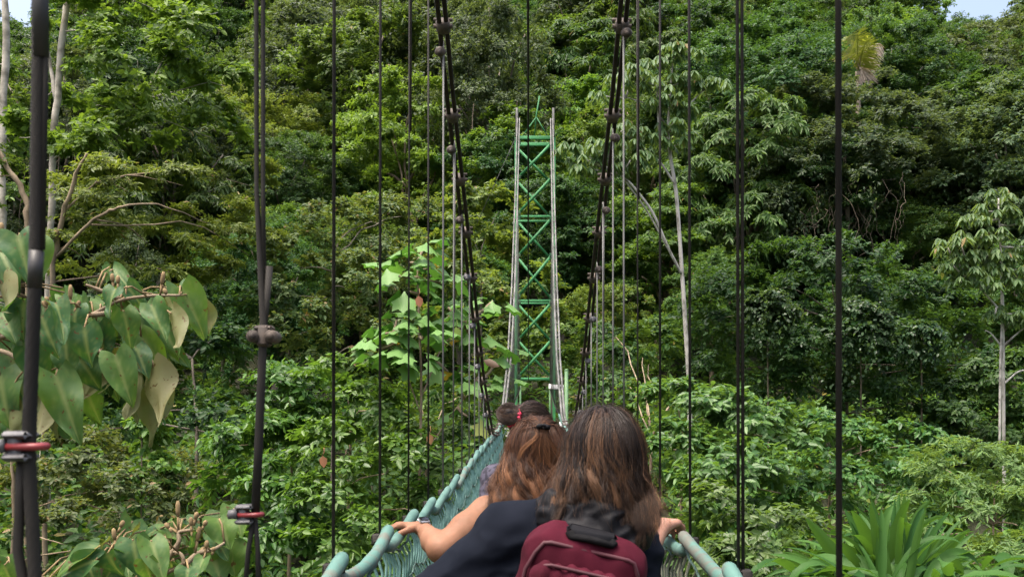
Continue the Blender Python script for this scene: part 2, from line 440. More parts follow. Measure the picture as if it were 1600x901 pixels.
# ------------------------------------------------------------------ far tower
tower = thing('bridge_tower', (TX, TD, H(TX, TD)), 'green steel lattice tower with crossed braces at the far end of the footbridge', 'tower')
zb, zt = float(H(TX, TD)), W(0, 213, TD)[2]
hw, dp = .60, .75
for sx in (-1, 1):
    for sy in (0, 1):
        y = TD + .12 + sy * dp
        b = MB().box((TX + sx * hw - .045, y - .045, zb), (TX + sx * hw + .045, y + .045, zt + (.0 if sy else .0)), bev=.01)
        part('tower_leg', b, M['green_paint'] if not sy else M['green_old'], tower)
    part('cable_mast', MB().box((TX + sx * (hw - .03) - .04, TD + .02, zt), (TX + sx * (hw - .03) + .04, TD + .1, W(0, 168, TD)[2]), bev=.01), M['galv'], tower)
for k, py in enumerate((214, 336, 468, 590)):
    z = W(0, py, TD)[2]
    for sy in (0, 1):
        y = TD + .12 + sy * dp
        part('cross_beam', MB().box((TX - hw + .056, y - .04, z - .05), (TX + hw - .056, y + .04, z + (.06 if k == 0 else .015)), bev=.01), M['green_paint'], tower)
lev = [222, 276, 332, 340, 398, 462, 472, 530, 588]
def brace(a, b, w, mat):
    a = np.array(a, float); b = np.array(b, float); t = nrm(b - a); sd_ = nrm(np.cross(t, [0, 1, 0])); yy = np.array([0, 1.0, 0])
    P = [p + sd_ * w * i + yy * .03 * j for p in (a, b) for i in (-1, 1) for j in (-1, 1)]
    return MB().add(P, [[0, 1, 3, 2], [4, 6, 7, 5], [0, 4, 5, 1], [2, 3, 7, 6], [0, 2, 6, 4], [1, 5, 7, 3]])
for k in range(len(lev) - 1):
    if lev[k + 1] - lev[k] < 20: continue
    z0, z1 = W(0, lev[k], TD)[2], W(0, lev[k + 1], TD)[2]
    part('cross_brace', brace((TX + hw - .08, TD + .12, z0), (TX - hw + .08, TD + .12, z1), .041, M['green_paint']), M['green_paint'], tower)
    part('cross_brace', brace((TX - hw + .08, TD + .12 + dp, z0), (TX + hw - .08, TD + .12 + dp, z1), .036, M['green_paint']), M['green_paint'], tower)
for py in lev:
    for sx in (-1, 1):
        z = W(0, py, TD)[2]; gb = MB().box((TX + sx * (hw - .10) - .05, TD + .06, z - .06), (TX + sx * (hw - .10) + .05, TD + .072, z + .06), bev=.004)
        for ox in (-.025, .025):
            for oz in (-.03, .03): gb.tube([(TX + sx * (hw - .10) + ox, TD + .045, z + oz), (TX + sx * (hw - .10) + ox, TD + .061, z + oz)], .010, 6)
        part('gusset_plate', gb, M['green_shade'], tower)
apx = W(838, 183, TD + .4)
for sx in (-1, 1):
    part('peak_strut', MB().tube([(TX + sx * .42, TD + .4, zt + .08), apx], .018, 6), M['green_paint'], tower)
part('antenna_rod', MB().tube([W(835, 214, TD + .4), W(838, 180, TD + .4), W(843, 150, TD + .4)], .022, 6), M['green_paint'], tower)
for s in (-1, 1):
    part('backstay_cable', MB().tube([(TX + s * .52, TD + .1, 9.1), (TX + s * .7, TD + 9, 2.5)], .022, 6), M['galv'], tower)
# concrete footing, green ramp board and sloping side cables at the foot
b = MB().box((TX - 1.0, TD - .15, zb - .3), (TX + 1.0, TD + 1.6, -.52), bev=.03)
part('footing', b, M['concrete'], tower)
tag(part('guy_wire', MB().tube([W(806, 215, TD), W(745, 350, TD + 3)], .012, 5), M['galv']), 'thin pale guy wire slanting left from the tower top', 'wire')
gate = thing('entry_gate', (TX, 29.2, -.5), 'faded green gate board across the deck at the tower foot', 'gate')
part('gate_panel', MB().box((TX - .42, 29.2, -.46), (TX + .36, 29.24, -.06), bev=.01), M['green_old'], gate)
for sx in (-1, 1):
    part('gate_post', MB().box((TX + sx * .45 - .03, 29.18, -.5), (TX + sx * .45 + .03, 29.26, .8), bev=.008), M['green_old'], gate)
p = W(885, 578, 26.5); hp = float(H(p[0], 26.5))
post = thing('green_post', (p[0], 26.5, hp), 'plain green metal post right of the tower foot', 'post')
part('post_shaft', MB().tube([(p[0], 26.5, hp), p], .05, 8), M['green_old'], post, smooth=True)
part('post_cap', MB().ball(p, (.058, .058, .035)), M['green_old'], post, smooth=True)
def sign(px, py, d, w, h, tilt, label):
    c = W(px, py, d); t = thing('sign_board', c, label, 'sign')
    R = np.array([[math.cos(tilt), 0, -math.sin(tilt)], [0, 1, 0], [math.sin(tilt), 0, math.cos(tilt)]])
    part('board', MB().box((-w / 2, -.008, -h / 2), (w / 2, .008, h / 2), R, c, bev=.003), M['white'], t)
    part('mount', MB().box(c + [-.025, .009, -.09], c + [.025, .05, .05], bev=.004), M['galv'], t)
sign(869, 604, 25.5, .40, .12, -.06, 'small blank white board on the right tower cable')
sign(879, 666, 19.0, .12, .2, .08, 'white paper notice on the right rail beside the long brown hair')
# ------------------------------------------------------------------ foliage
def rv(rng, *shape):
    return nrm(rng.normal(size=shape + (3,)))
def leaf_geo(P, U, N, L, Wd, fold=.25, droop=.12):
    """one folded, pointed leaf per row: six points, two faces"""
    N = nrm(N - U * (N * U).sum(-1, keepdims=True)); S = np.cross(U, N)
    L = np.broadcast_to(L, P.shape[:1])[:, None]; Wd = np.broadcast_to(Wd, P.shape[:1])[:, None]
    D = np.array([0, 0, -1.0]) * droop * L
    V = np.stack([P, P + U * L * .30 + S * Wd * .46 + N * Wd * fold * .45, P + U * L * .68 + S * Wd * .40 + N * Wd * fold * .4 + D * .45,
                  P + U * L + D, P + U * L * .68 - S * Wd * .40 + N * Wd * fold * .4 + D * .45, P + U * L * .30 - S * Wd * .46 + N * Wd * fold * .45], 1)
    b = np.arange(len(P))[:, None] * 6
    Q = np.concatenate([b + np.array([[0, 1, 2, 3]]), b + np.array([[0, 3, 4, 5]])])
    return V.reshape(-1, 3), Q
SPEC = dict(
    broad=dict(L=.18, W=.092, rc=.78, flat=.85, droop=.30, tw=14, lt=14, up=.8),
    fine=dict(L=.145, W=.066, rc=.74, flat=.85, droop=.25, tw=16, lt=16, up=.8),
    tier=dict(L=.185, W=.088, rc=.9, flat=.45, droop=.15, tw=16, lt=15, up=1.2),
    hang=dict(L=.26, W=.07, rc=.78, flat=.8, droop=1.0, tw=14, lt=14, up=.4),
    big=dict(L=.42, W=.26, rc=.9, flat=.6, droop=.45, tw=8, lt=7, up=.8))
def sprigs(rng, C, sp, k=1.0, O=None):
    """twigs radiating from every clump centre, leaves set alternately along each twig"""
    m, tw, lt = len(C), sp['tw'], sp['lt']
    rc = sp['rc'] * rng.uniform(.7, 1.25, (m, 1, 1))
    dr = rv(rng, m, tw); dr[..., 2] = np.where(rng.random((m, tw)) < .7, np.abs(dr[..., 2]), dr[..., 2] * .6)
    if O is not None: dr = nrm(dr + O[:, None, :] * .75 + UP * .1)
    ON = 0 if O is None else O[:, None, None, :] * .75
    t = (np.arange(lt) + .5) / lt
    t = .22 + .78 * t[None, None] * np.ones((m, tw, 1)) + rng.normal(0, .02, (m, tw, lt))
    out = dr[:, :, None, :] * np.ones((1, 1, lt, 1))
    P = out * (rc * t)[..., None]; P[..., 2] *= sp['flat']
    P[..., 2] -= (sp['droop'] * .45 * rc * t ** 2.2)
    P = P + C[:, None, None, :] + rng.normal(0, .03 * sp['rc'], P.shape)
    side = nrm(np.cross(out, UP + rng.normal(0, .3, out.shape)))
    sg = np.where(np.arange(lt) % 2 == 0, 1.0, -1.0)[None, None, :, None]
    U = nrm(out * .55 + side * sg * .75 + rng.normal(0, .28, out.shape) - UP * (sp['droop'] * .8))
    N = nrm(UP * sp['up'] * .8 + out * .35 + ON + rng.normal(0, .42, out.shape))
    n = m * tw * lt
    s = rng.uniform(.65, 1.25, n) * k
    return leaf_geo(P.reshape(n, 3), U.reshape(n, 3), N.reshape(n, 3), sp['L'] * s, sp['W'] * s * rng.uniform(.8, 1.2, n), fold=rng.uniform(.1, .5, (n, 1)), droop=rng.uniform(.05, .3, (n, 1)))
def lobe_centres(rng, c, r, rc, dens=1.0):
    r = np.broadcast_to(np.asarray(r, float), (3,))
    n = max(3, int(dens * 2.3 * (r[0] * r[1] * r[2]) ** (2 / 3) / rc ** 2))
    d = rv(rng, n); d[:, 2] = np.where(rng.random(n) < .6, np.abs(d[:, 2]), d[:, 2])
    f = rng.uniform(.45, 1.0, (n, 1)) ** .6
    return np.asarray(c) + d * f * r
def curtains(mb, rng, C, n, L, W, ln, nb=26, spread=.10):
    """strings of leaves hanging from the crown"""
    for c in C:
        for _ in range(n):
            l = ln * rng.uniform(.35, 1.0); k = max(5, int(nb * l / ln)); x0 = c + rng.normal(0, .5, 3) * [1, 1, .5]
            z = np.linspace(0, 1, k); P = x0 + np.stack([np.cumsum(rng.normal(0, spread * .3, k)), np.cumsum(rng.normal(0, spread * .3, k)), -z * l], -1) + rng.normal(0, spread, (k, 3)) * [1, 1, .4]
            U = nrm(rng.normal(0, .6, (k, 3)) + [0, 0, -.8]); N = nrm(rng.normal(0, .6, (k, 3)) + [0, -.2, .6])
            s = rng.uniform(.6, 1.2, k)
            V, Q = leaf_geo(P, U, N, L * s, W * s); mb.add(V, Q)
def limb(mb, a, b, r0, r1, rng, n=7, wob=.06, bow=0.0, sides=6):
    t = np.linspace(0, 1, n)[:, None]; a = np.asarray(a, float); b = np.asarray(b, float)
    L = np.linalg.norm(b - a); P = a + (b - a) * t
    w = np.cumsum(rng.normal(0, 1, (n, 3)), 0); w -= w[0] + (w[-1] - w[0]) * t
    P += w * wob * L / n ** .5 * .5; P[:, 2] += bow * L * np.sin(np.pi * t[:, 0])
    mb.tube(P, r0 + (r1 - r0) * t[:, 0], sides); return P

LM = {}
LM['mid'] = leaf_mat('mid green leaves', (.030, .075, .013), (.100, .168, .033), accent=(.20, .17, .04), acc=.012)
LM['dark'] = leaf_mat('dark green leaves', (.016, .048, .011), (.055, .112, .025), var=.3)
LM['grey'] = leaf_mat('grey green leaves', (.032, .060, .024), (.088, .126, .052), var=.3)
LM['bright'] = leaf_mat('bright green leaves', (.044, .102, .013), (.128, .215, .034), var=.3)
LM['yellow'] = leaf_mat('yellow green leaves', (.056, .100, .017), (.155, .212, .044), var=.25, accent=(.22, .15, .05), acc=.02)
LM['olive'] = leaf_mat('olive leaves', (.040, .070, .018), (.112, .142, .044), var=.25, accent=(.20, .14, .06), acc=.03)
LM['pale_bush'] = leaf_mat('pale feathery leaves', (.060, .115, .028), (.150, .225, .068), var=.05)
LM['pale'] = leaf_mat('pale drooping leaves', (.055, .105, .034), (.140, .205, .080), var=.15, accent=(.20, .14, .05), acc=.02)
LM['glossy'] = leaf_mat('glossy shrub leaves', (.024, .076, .011), (.080, .165, .027), rough=.42, spec=.4, var=.2)
LM['glossy_pale'] = leaf_mat('glossy pale shrub leaves', (.034, .084, .018), (.100, .178, .042), rough=.42, spec=.4, var=.2)
LM['ivy'] = leaf_mat('vine leaves', (.020, .055, .020), (.070, .125, .055), rough=.35, var=.2)
LM['dry'] = leaf_mat('dry leaves', (.16, .07, .03), (.26, .13, .06), var=.1, trans=.15)

def crown_tree(seed, sp, R, Ht, nlobe, dens, barkr, vine=0):
    """a whole forest tree standing on the origin: (trunk builder, crown builder, vines builder)"""
    rng = np.random.default_rng(seed); sp = SPEC[sp]; mb = MB(); tr = MB(); vn = MB()
    C = []; cz = Ht * .56; hz = Ht * .40
    for k in range(nlobe):
        u = 1 - 1.75 * (k + .5) / nlobe; a = 2 * np.pi * (k * .618 + rng.random() * .2); q = math.sqrt(1 - min(u * u, 1)) * .8 + .2 * rng.random()
        f = rng.uniform(.50, .72); lr = R * rng.uniform(.36, .60)
        C.append((np.array([R * q * f * math.cos(a), R * q * f * math.sin(a), cz + hz * u * .82]), lr))
    top = np.array([rng.normal(0, .3), rng.normal(0, .3), cz])
    limb(tr, (0, 0, -.4), top, barkr, barkr * .55, rng, 10, .08, sides=9)
    for c, lr in C:
        limb(tr, top * [1, 1, rng.uniform(.5, 1)], c, barkr * .42, .03, rng, 7, .12, .06)
        cc = lobe_centres(rng, c, (lr, lr, lr * .85), sp['rc'], dens)
        V, Q = sprigs(rng, cc, sp, 1.0, nrm(cc - c)); mb.add(V, Q)
        if vine and rng.random() < vine:
            low = cc[np.argsort(cc[:, 2])[:4]]
            curtains(mb, rng, low, 3, .15, .11, R * .6)
    if vine:
        for _ in range(14):
            a = rng.random() * 6.28; r = R * rng.uniform(.35, .85); z0 = cz + rng.uniform(-.2, .2) * R
            p = np.array([r * math.cos(a), r * math.sin(a), z0]); l = R * rng.uniform(.6, 1.3)
            limb(vn, p, p + [rng.normal(0, .3), rng.normal(0, .3), -l], .025, .015, rng, 9, .06, sides=4)
    return tr, mb, vn
PROTO = []
def proto(seed, kind, sp, R, Ht, nl, dens, br, leaf, bark, name, desc, vine=0):
    tr, mb, vn = crown_tree(seed, sp, R, Ht, nl, dens, br, vine)
    d_ = dict(kind=kind, name=name, desc=desc, R=R, Ht=Ht, trunk=tr.mesh('trunk', M[bark], smooth=True), crown=mb.mesh('crown', LM[leaf]),
              vines=vn.mesh('hanging_vines', M['vine_stem']) if vine else None)
    PROTO.append(d_)
proto(11, 'a', 'broad', 3.6, 9.5, 16, 1.55, .20, 'mid', 'bark_grey', 'forest_tree', 'leafy mid green')
proto(12, 'a', 'broad', 3.2, 8.5, 14, 1.55, .18, 'bright', 'bark_grey', 'forest_tree', 'leafy bright green')
proto(13, 'a', 'fine', 3.6, 10.5, 18, 1.40, .2, 'mid', 'bark_tan', 'forest_tree', 'fine leaved mid green')
proto(14, 'd', 'tier', 4.0, 9.5, 18, 1.47, .2, 'dark', 'bark_grey', 'forest_tree', 'dark green tiered')
proto(15, 'd', 'fine', 3.8, 11, 18, 1.40, .22, 'dark', 'bark_grey', 'forest_tree', 'dense dark green')
proto(16, 'y', 'fine', 3.2, 8.0, 14, 1.40, .16, 'yellow', 'bark_tan', 'forest_tree', 'yellowish green')
proto(17, 'h', 'hang', 3.3, 10, 16, 1.47, .18, 'mid', 'bark_grey', 'forest_tree', 'drooping long leaved')
proto(18, 'v', 'broad', 3.8, 11.5, 16, 1.47, .22, 'grey', 'bark_grey', 'vine_tree', 'grey green vine draped', .8)
proto(19, 'v', 'fine', 3.0, 13, 16, 1.47, .2, 'grey', 'bark_grey', 'vine_tree', 'tall grey green vine draped', .9)
proto(20, 't', 'tier', 3.4, 8.5, 14, 1.40, .17, 'bright', 'bark_tan', 'forest_tree', 'bright green tiered')

rng = np.random.default_rng(5)
placed = []; slots = []
def zone(x, y):
    side = 'left of' if x < -4 else ('right of' if x > 4 else 'directly behind')
    band = 'low on the slope' if y < 56 else ('half way up the slope' if y < 78 else 'high on the slope')
    return f'{band} {side} the green tower'
WT = dict(zip(range(10), [1.2, .9, 1.2, 1.3, 1.2, .7, 1.0, 1.0, .8, .9]))
cand = 0
while len(slots) < 250 and cand < 30000:
    cand += 1
    y = 37 + 75 * rng.random() ** .8; x = rng.uniform(-.62, .58) * y * 1.0
    if abs(x - .1) < 3.2 and y < 43: continue
    md = 3.0 + .022 * (y - 40)
    if any((x - a) ** 2 + (y - b) ** 2 < md * md for a, b, _ in slots): continue
    w = np.array([WT[k] for k in range(10)])
    if x < -6 and y < 60: w[5] *= 2.5; w[2] *= 1.5; w[3] *= .5
    if x > 8 and y < 60: w[4] *= 2; w[3] *= 1.6; w[5] *= .3
    if -14 < x < -2 and 50 < y < 78: w[7] *= 3; w[8] *= 4; w[3] *= 2
    if y > 70: w[[3, 4, 6]] *= 1.6
    slots.append((x, y, rng.choice(10, p=w / w.sum())))
first = {}
for (x, y, k) in slots:
    P_ = PROTO[k]
    s = rng.uniform(.75, 1.38) * (1.12 if y > 70 else 1) * (.62 if y < 43 else 1)
    px = 832 + 1500 * x / y
    z0 = float(H(x, y)); gap = 30 if px < 500 else (1535 if px > 1300 else None)
    if gap is not None and abs(px - gap) < 34 + P_['R'] * s * 1500 / y:
        s = min(s, (y * (640 - 34) / 1500 - z0) / (P_.get('Ht', 10) * 1.1))
        if s < .3: continue
    lab = f"{P_['desc']} tree {zone(x, y)}"; grp = f"{P_['desc']} trees {zone(x, y)}"
    if k not in first:
        t = thing(P_['name'], (0, 0, 0), lab, 'tree', grp); first[k] = t
        part('trunk', P_['trunk'], None, t); part('crown', P_['crown'], None, t)
        if P_['vines']: part('hanging_vines', P_['vines'], None, t)
    else: t = copy_thing(first[k]); tag(t, lab, 'tree', grp)
    t.location = (x, y, float(H(x, y)) - .1); t.rotation_euler = (rng.normal(0, .04), rng.normal(0, .04), rng.random() * 6.28)
    t.scale = (s * rng.uniform(.9, 1.1), s * rng.uniform(.9, 1.1), s * rng.uniform(.9, 1.15))

# low undergrowth on the slope and the ravine floor
ug = MB()
n = 3800; yy = 14 + 90 * rng.random(n) ** 1.2; xx = rng.uniform(-.64, .6, n) * np.maximum(yy, 24)
ok = ~((np.abs(xx - .1) < 1.6) & (yy < 36)); xx, yy = xx[ok], yy[ok]
V, Q = sprigs(rng, np.stack([xx, yy, H(xx, yy) + rng.uniform(0, .9, len(xx))], -1), dict(L=.34, W=.16, rc=1.0, flat=.8, droop=.35, tw=8, lt=6, up=.8)); ug.add(V, Q)
rs_ = np.random.default_rng(77); n = 5200; yy = 8 + 112 * rs_.random(n); sg = np.where(rs_.random(n) < .5, -1, 1); xx = sg * (np.maximum(yy, 16) * (.60 + .5 * rs_.random(n)) + 1)  # tall side forest out of view, added to the undergrowth mesh
hh = (2.2 + 4.5 * (np.sin(xx * .31 + 1) * np.sin(yy * .27) * .5 + .5)) * rs_.random(n) ** .6
V, Q = sprigs(rs_, np.stack([xx, yy, H(xx, yy) + hh], -1), dict(L=.34, W=.17, rc=1.3, flat=.8, droop=.35, tw=9, lt=7, up=.8)); ug.add(V, Q)
n = 900; yy = rs_.uniform(2, 34, n); xx = rs_.normal(0, 4, n) * (1 + yy * .06); ok = ~((np.abs(xx - .1) < 1.3) & (yy > 24)); xx, yy = xx[ok], yy[ok]
V, Q = sprigs(rs_, np.stack([xx, yy, H(xx, yy) + rs_.uniform(0, .7, len(xx))], -1), dict(L=.34, W=.16, rc=1.0, flat=.8, droop=.35, tw=8, lt=6, up=.8)); ug.add(V, Q)
tag(part('undergrowth', ug, LM['mid']), kind='stuff', label='low dark green undergrowth covering the ground under the trees, with unseen tall side forest', cat='undergrowth')

# ------------------------------------------------------------------ trees and shrubs with a place of their own
def feature(name, label, cat, lobes, trunks, leaf, bark, L, Wd, rc, flat=.85, droop=.3, tw=11, lt=10, up=.8, dens=1.0, seed=1, cur=None, dry=0, sq=.85, group=None):
    rng = np.random.default_rng(seed)
    p0 = W(*trunks[0][0][:2], trunks[0][0][2]); base = np.array([p0[0], p0[1], min(float(H(p0[0], p0[1])), p0[2] - .5)])
    t = thing(name, base, label, cat, group)
    sp = dict(L=L, W=Wd, rc=rc, flat=flat, droop=droop, tw=tw + 3, lt=lt + 3, up=up); dens = dens * 2.0; L
    mb = MB(); tb = MB(); allc = []
    tops = []
    for path in trunks:
        P = np.array([W(a, b, c) for a, b, c, _ in path]); r = np.array([q * .62 / F * c for _, _, c, q in path])
        if path is trunks[0]: P = np.concatenate([[base - [0, 0, .4]], P]); r = np.concatenate([[r[0] * 1.25], r])
        k = max(8, 4 * len(P)); u = np.linspace(0, len(P) - 1, k)
        Pi = np.stack([np.interp(u, np.arange(len(P)), P[:, a]) for a in range(3)], -1); ri = np.interp(u, np.arange(len(P)), r)
        for _ in range(2): Pi[1:-1] = .25 * Pi[:-2] + .5 * Pi[1:-1] + .25 * Pi[2:]
        Pi[1:-1] += rng.normal(0, .25, (k - 2, 3)) * ri[1:-1, None]
        tb.tube(Pi, ri * rng.uniform(.92, 1.08, k), 9); tops.append(Pi)
    for lb in lobes:
        px, py, d, rp = lb[:4]; c = W(px, py, d); r = rp / F * d
        cc = lobe_centres(rng, c, (r, r * 1.0, r * sq), rc, dens); allc.append(cc)
        V, Q = sprigs(rng, cc, sp, 1.0, nrm(cc - c)); mb.add(V, Q)
        q = np.concatenate(tops); q = q[q[:, 2] < c[2] + .3 * r]
        if len(q):
            o = q[np.argmin(((q - c) ** 2).sum(1))]
            limb(tb, o, c, .026 * max(.6, r), .010, rng, 7, .1, .08, 5)
    if cur:
        A = np.concatenate(allc); lo = A[np.argsort(A[:, 2] + rng.normal(0, .6, len(A)))[:cur[0]]]
        curtains(mb, rng, lo, cur[1], cur[2], cur[3], cur[4])
    part('trunk', tb, M[bark], t, smooth=True)
    cr = part('crown', mb, LM[leaf], t)
    return t, rng, allc

# left bank
feature('tall_tree', 'tall light green tree with a pale leaning trunk at the upper left', 'tree',
        [(140, 50, 26, 60), (215, 95, 25.5, 62), (300, 70, 26, 62), (352, 135, 26, 48), (150, 165, 25, 52), (235, 210, 26, 62), (115, 240, 25.5, 46), (330, 215, 27, 46), (64, 165, 27, 44), (250, 20, 27, 60), (340, 20, 27, 55), (30, 215, 26, 40), (165, 240, 25, 40)],
        [[(70, 640, 26, 9), (76, 430, 26, 8), (82, 260, 26, 8), (88, 150, 26, 8), (100, 40, 26, 8), (114, -60, 26, 7)], [(88, 160, 26, 5), (70, 60, 26.3, 5), (62, -40, 26.5, 4)], [(84, 230, 26, 4), (150, 190, 26, 3), (215, 160, 26, 2)]],
        'bright', 'bark_white', .20, .10, .62, tw=11, lt=11, seed=21, dens=.72)
feature('white_trunk_tree', 'slim white trunked tree at the far left edge', 'tree',
        [(-34, 120, 30, 46), (-30, 200, 30, 60), (20, 330, 30, 42), (-10, 440, 29, 50)], [[(10, 700, 29, 8), (2, 420, 29, 8), (4, 200, 29, 9), (8, 0, 29, 8), (14, -90, 29, 6)]],
        'mid', 'bark_white', .18, .09, .7, seed=22)
feature('curved_trunk_tree', 'small tree with a bare curved brown trunk at the left edge', 'tree',
        [(-20, 190, 24, 55), (-40, 290, 24, 50)], [[(44, 640, 24, 7), (45, 350, 24, 7), (38, 300, 24, 7), (14, 265, 24, 6), (-8, 225, 24, 5)]],
        'mid', 'bark_tan', .17, .085, .7, seed=23)
feature('feathery_tree', 'yellowish feathery tree with thin tan branches behind the big leaves', 'tree',
        [(120, 320, 24, 62), (200, 300, 24, 66), (285, 290, 25, 60), (330, 350, 25, 62), (230, 380, 24, 66), (130, 400, 24, 56), (390, 290, 27, 45), (390, 400, 26, 55), (310, 440, 25, 55)],
        [[(70, 640, 23.4, 6), (82, 420, 23.2, 6), (96, 340, 23, 6), (118, 275, 22.8, 5), (136, 240, 22.7, 3)], [(90, 400, 23, 4), (140, 348, 22.6, 4), (172, 328, 22.4, 4), (204, 320, 22.3, 3)], [(100, 330, 23, 3), (150, 285, 22.8, 2)]],
        'yellow', 'bark_tan', .15, .05, .62, flat=.5, droop=.35, tw=13, lt=13, seed=24, dens=.8)
feature('dark_understorey_tree', 'shadowy dark green tree below the feathery tree on the left', 'tree',
        [(60, 560, 23, 90), (170, 520, 24, 90), (290, 560, 24, 80), (360, 520, 25, 60), (100, 680, 22, 80), (220, 650, 23, 80), (330, 680, 23, 70)],
        [[(300, 900, 23, 6), (310, 700, 23, 5), (300, 560, 23.5, 3)]], 'dark', 'bark_grey', .17, .085, .75, seed=25, dens=.8)
feature('tangled_shrub', 'brownish green tangled shrub at the lower left', 'shrub',
        [(40, 780, 17, 70), (120, 740, 17.5, 70), (200, 800, 17, 65), (280, 770, 18, 60), (100, 850, 16, 70), (230, 870, 16, 60), (20, 690, 18, 50)],
        [[(20, 960, 17, 6), (22, 760, 17, 5), (14, 690, 17, 3)]], 'olive', 'bark_tan', .12, .06, .5, seed=26, dens=.85)
feature('leafy_vine', 'bright green climbing vine hanging among the dark shrubs on the left', 'vine',
        [(215, 680, 17.5, 26), (235, 730, 17.3, 26), (205, 755, 17.2, 22), (222, 640, 17.6, 20)], [[(220, 900, 17.6, 2), (222, 640, 17.6, 2)]],
        'bright', 'vine_stem', .12, .08, .35, droop=.7, seed=27)
feature('olive_tree', 'olive green small leaved tree left of the lobed leaf tree', 'tree',
        [(470, 420, 27, 60), (520, 360, 28, 50), (540, 450, 27, 62), (470, 520, 26, 62), (560, 540, 26, 58), (610, 420, 29, 50), (600, 350, 31, 45), (430, 470, 26, 42), (640, 340, 32, 40)],
        [[(520, 700, 26, 5), (522, 520, 26.5, 4), (520, 400, 27, 3)]], 'olive', 'bark_grey', .15, .075, .6, seed=28, dens=.9)
for sd, lab, lb, lf, g in (
    (31, 'glossy bright green shrub below the dark clamps of the second cable', [(450, 620, 18, 60), (420, 700, 17, 66), (500, 690, 17.5, 60), (390, 770, 16, 55), (470, 780, 16, 66), (440, 860, 15.5, 70), (360, 700, 17, 40)], 'glossy', .16),
    (32, 'glossy green shrub with orange dead leaves left of the turquoise rail', [(540, 610, 17, 55), (590, 640, 16.5, 58), (540, 710, 16, 62), (600, 740, 15.5, 62), (530, 800, 15, 62), (590, 850, 14.5, 60), (650, 800, 15.5, 50), (500, 870, 14.5, 50)], 'glossy', .145),
    (33, 'dark glossy shrub behind the thin tan trunk', [(660, 640, 18, 50), (700, 690, 18, 48), (650, 720, 17, 48), (690, 760, 16.5, 45), (720, 620, 20, 40), (740, 680, 20, 36)], 'mid', .14)):
    feature('glossy_shrub', lab, 'shrub', lb, [[(lb[0][0], 960, lb[0][2], 5), (lb[0][0] + 8, lb[0][1] + 40, lb[0][2], 3)]], lf, 'bark_tan', g, g * .46, .48, flat=.85, droop=.5, tw=10, lt=9, seed=sd, dens=.95)
feature('yellow_green_tree', 'sunny yellow green tree just left of the far tower', 'tree',
        [(720, 340, 38, 46), (760, 400, 37, 50), (720, 440, 36, 46), (780, 330, 39, 40), (780, 480, 35, 46), (740, 540, 34, 46), (690, 500, 34, 40), (770, 590, 33, 36), (690, 380, 36, 36)],
        [[(750, 700, 36, 4), (752, 500, 36.5, 4), (750, 400, 37, 3)]], 'yellow', 'bark_grey', .22, .11, .75, seed=35, dens=.95)
feature('sunlit_sapling', 'yellow green sapling seen through the tower bracing', 'tree',
        [(850, 510, 34, 34), (880, 530, 34.5, 32), (838, 450, 35, 30), (860, 560, 34, 26)], [[(862, 660, 34.3, 3), (860, 520, 34.3, 2)]], 'yellow', 'bark_grey', .2, .1, .6, seed=36)
feature('round_crown_tree', 'light green rounded tree behind the top of the tower', 'tree',
        [(780, 240, 46, 46), (760, 290, 45, 40), (830, 250, 46, 44), (800, 200, 47, 36), (850, 300, 45, 36)], [[(800, 420, 46, 5), (800, 260, 46, 4)]], 'bright', 'bark_grey', .2, .10, .8, seed=37)
feature('leaning_trunk_tree', 'dark tree with a bare leaning trunk in the gloom left of the main cable', 'tree',
        [(545, 60, 62, 60), (600, 30, 63, 60), (500, 100, 62, 60), (480, 40, 64, 55), (560, 120, 62, 45), (610, 110, 63, 45), (450, 90, 62, 45)],
        [[(572, 262, 60, 4.5), (560, 220, 60, 4.5), (545, 180, 60, 5), (534, 150, 60, 5), (528, 100, 61, 4)], [(546, 185, 60, 3), (547, 140, 60.5, 3), (552, 90, 61, 2.5)]], 'grey', 'bark_white', .2, .08, .95, flat=.6, seed=38)
# right bank
feature('wide_canopy_tree', 'wide domed tree hung with brown dangling vines on the right slope', 'tree',
        [(1210, 240, 44, 70), (1270, 190, 44, 70), (1340, 180, 44, 72), (1400, 220, 43, 66), (1330, 250, 42, 80), (1250, 290, 42, 70), (1400, 280, 42, 60), (1220, 330, 42, 50), (1440, 200, 45, 50), (1190, 210, 45, 45)],
        [[(1330, 520, 43, 7), (1325, 350, 43, 7), (1320, 230, 43.5, 5)]], 'grey', 'bark_grey', .19, .09, .78, seed=41, dens=.95, cur=(26, 3, .16, .1, 2.0))
t = bpy.data.objects['wide_canopy_tree']; rg = np.random.default_rng(8)
for k in range(3):
    b = MB()
    for _ in range(9):
        px = rg.uniform(1235, 1425) + rg.normal(0, 6) ; d = rg.uniform(40.3, 42.5); p = W(px, rg.uniform(255, 345), d); q = W(px + rg.normal(0, 16), rg.uniform(350, 425), d + rg.normal(0, .4))
        limb(b, p, q, .014, .006, rg, 14, .32, sides=4)
    part('hanging_vine', b, M['vine_stem'], t)
feature('dark_dome_tree', 'big dark green dome shaped tree draped with ivy on the right bank', 'tree',
        [(1150, 480, 31, 70), (1220, 450, 31, 74), (1300, 440, 31, 80), (1390, 470, 31, 80), (1460, 510, 31, 75), (1505, 570, 31, 60), (1200, 550, 30, 76), (1300, 540, 29.5, 80), (1400, 570, 29.5, 80), (1480, 640, 30, 62), (1250, 620, 30, 66), (1360, 650, 30, 66), (1150, 580, 31, 56), (1110, 500, 32, 46), (1430, 690, 30, 56)],
        [[(1330, 880, 31, 8), (1320, 640, 31, 8), (1310, 500, 31, 6)]], 'dark', 'bark_grey', .17, .085, .72, seed=42, dens=.85)
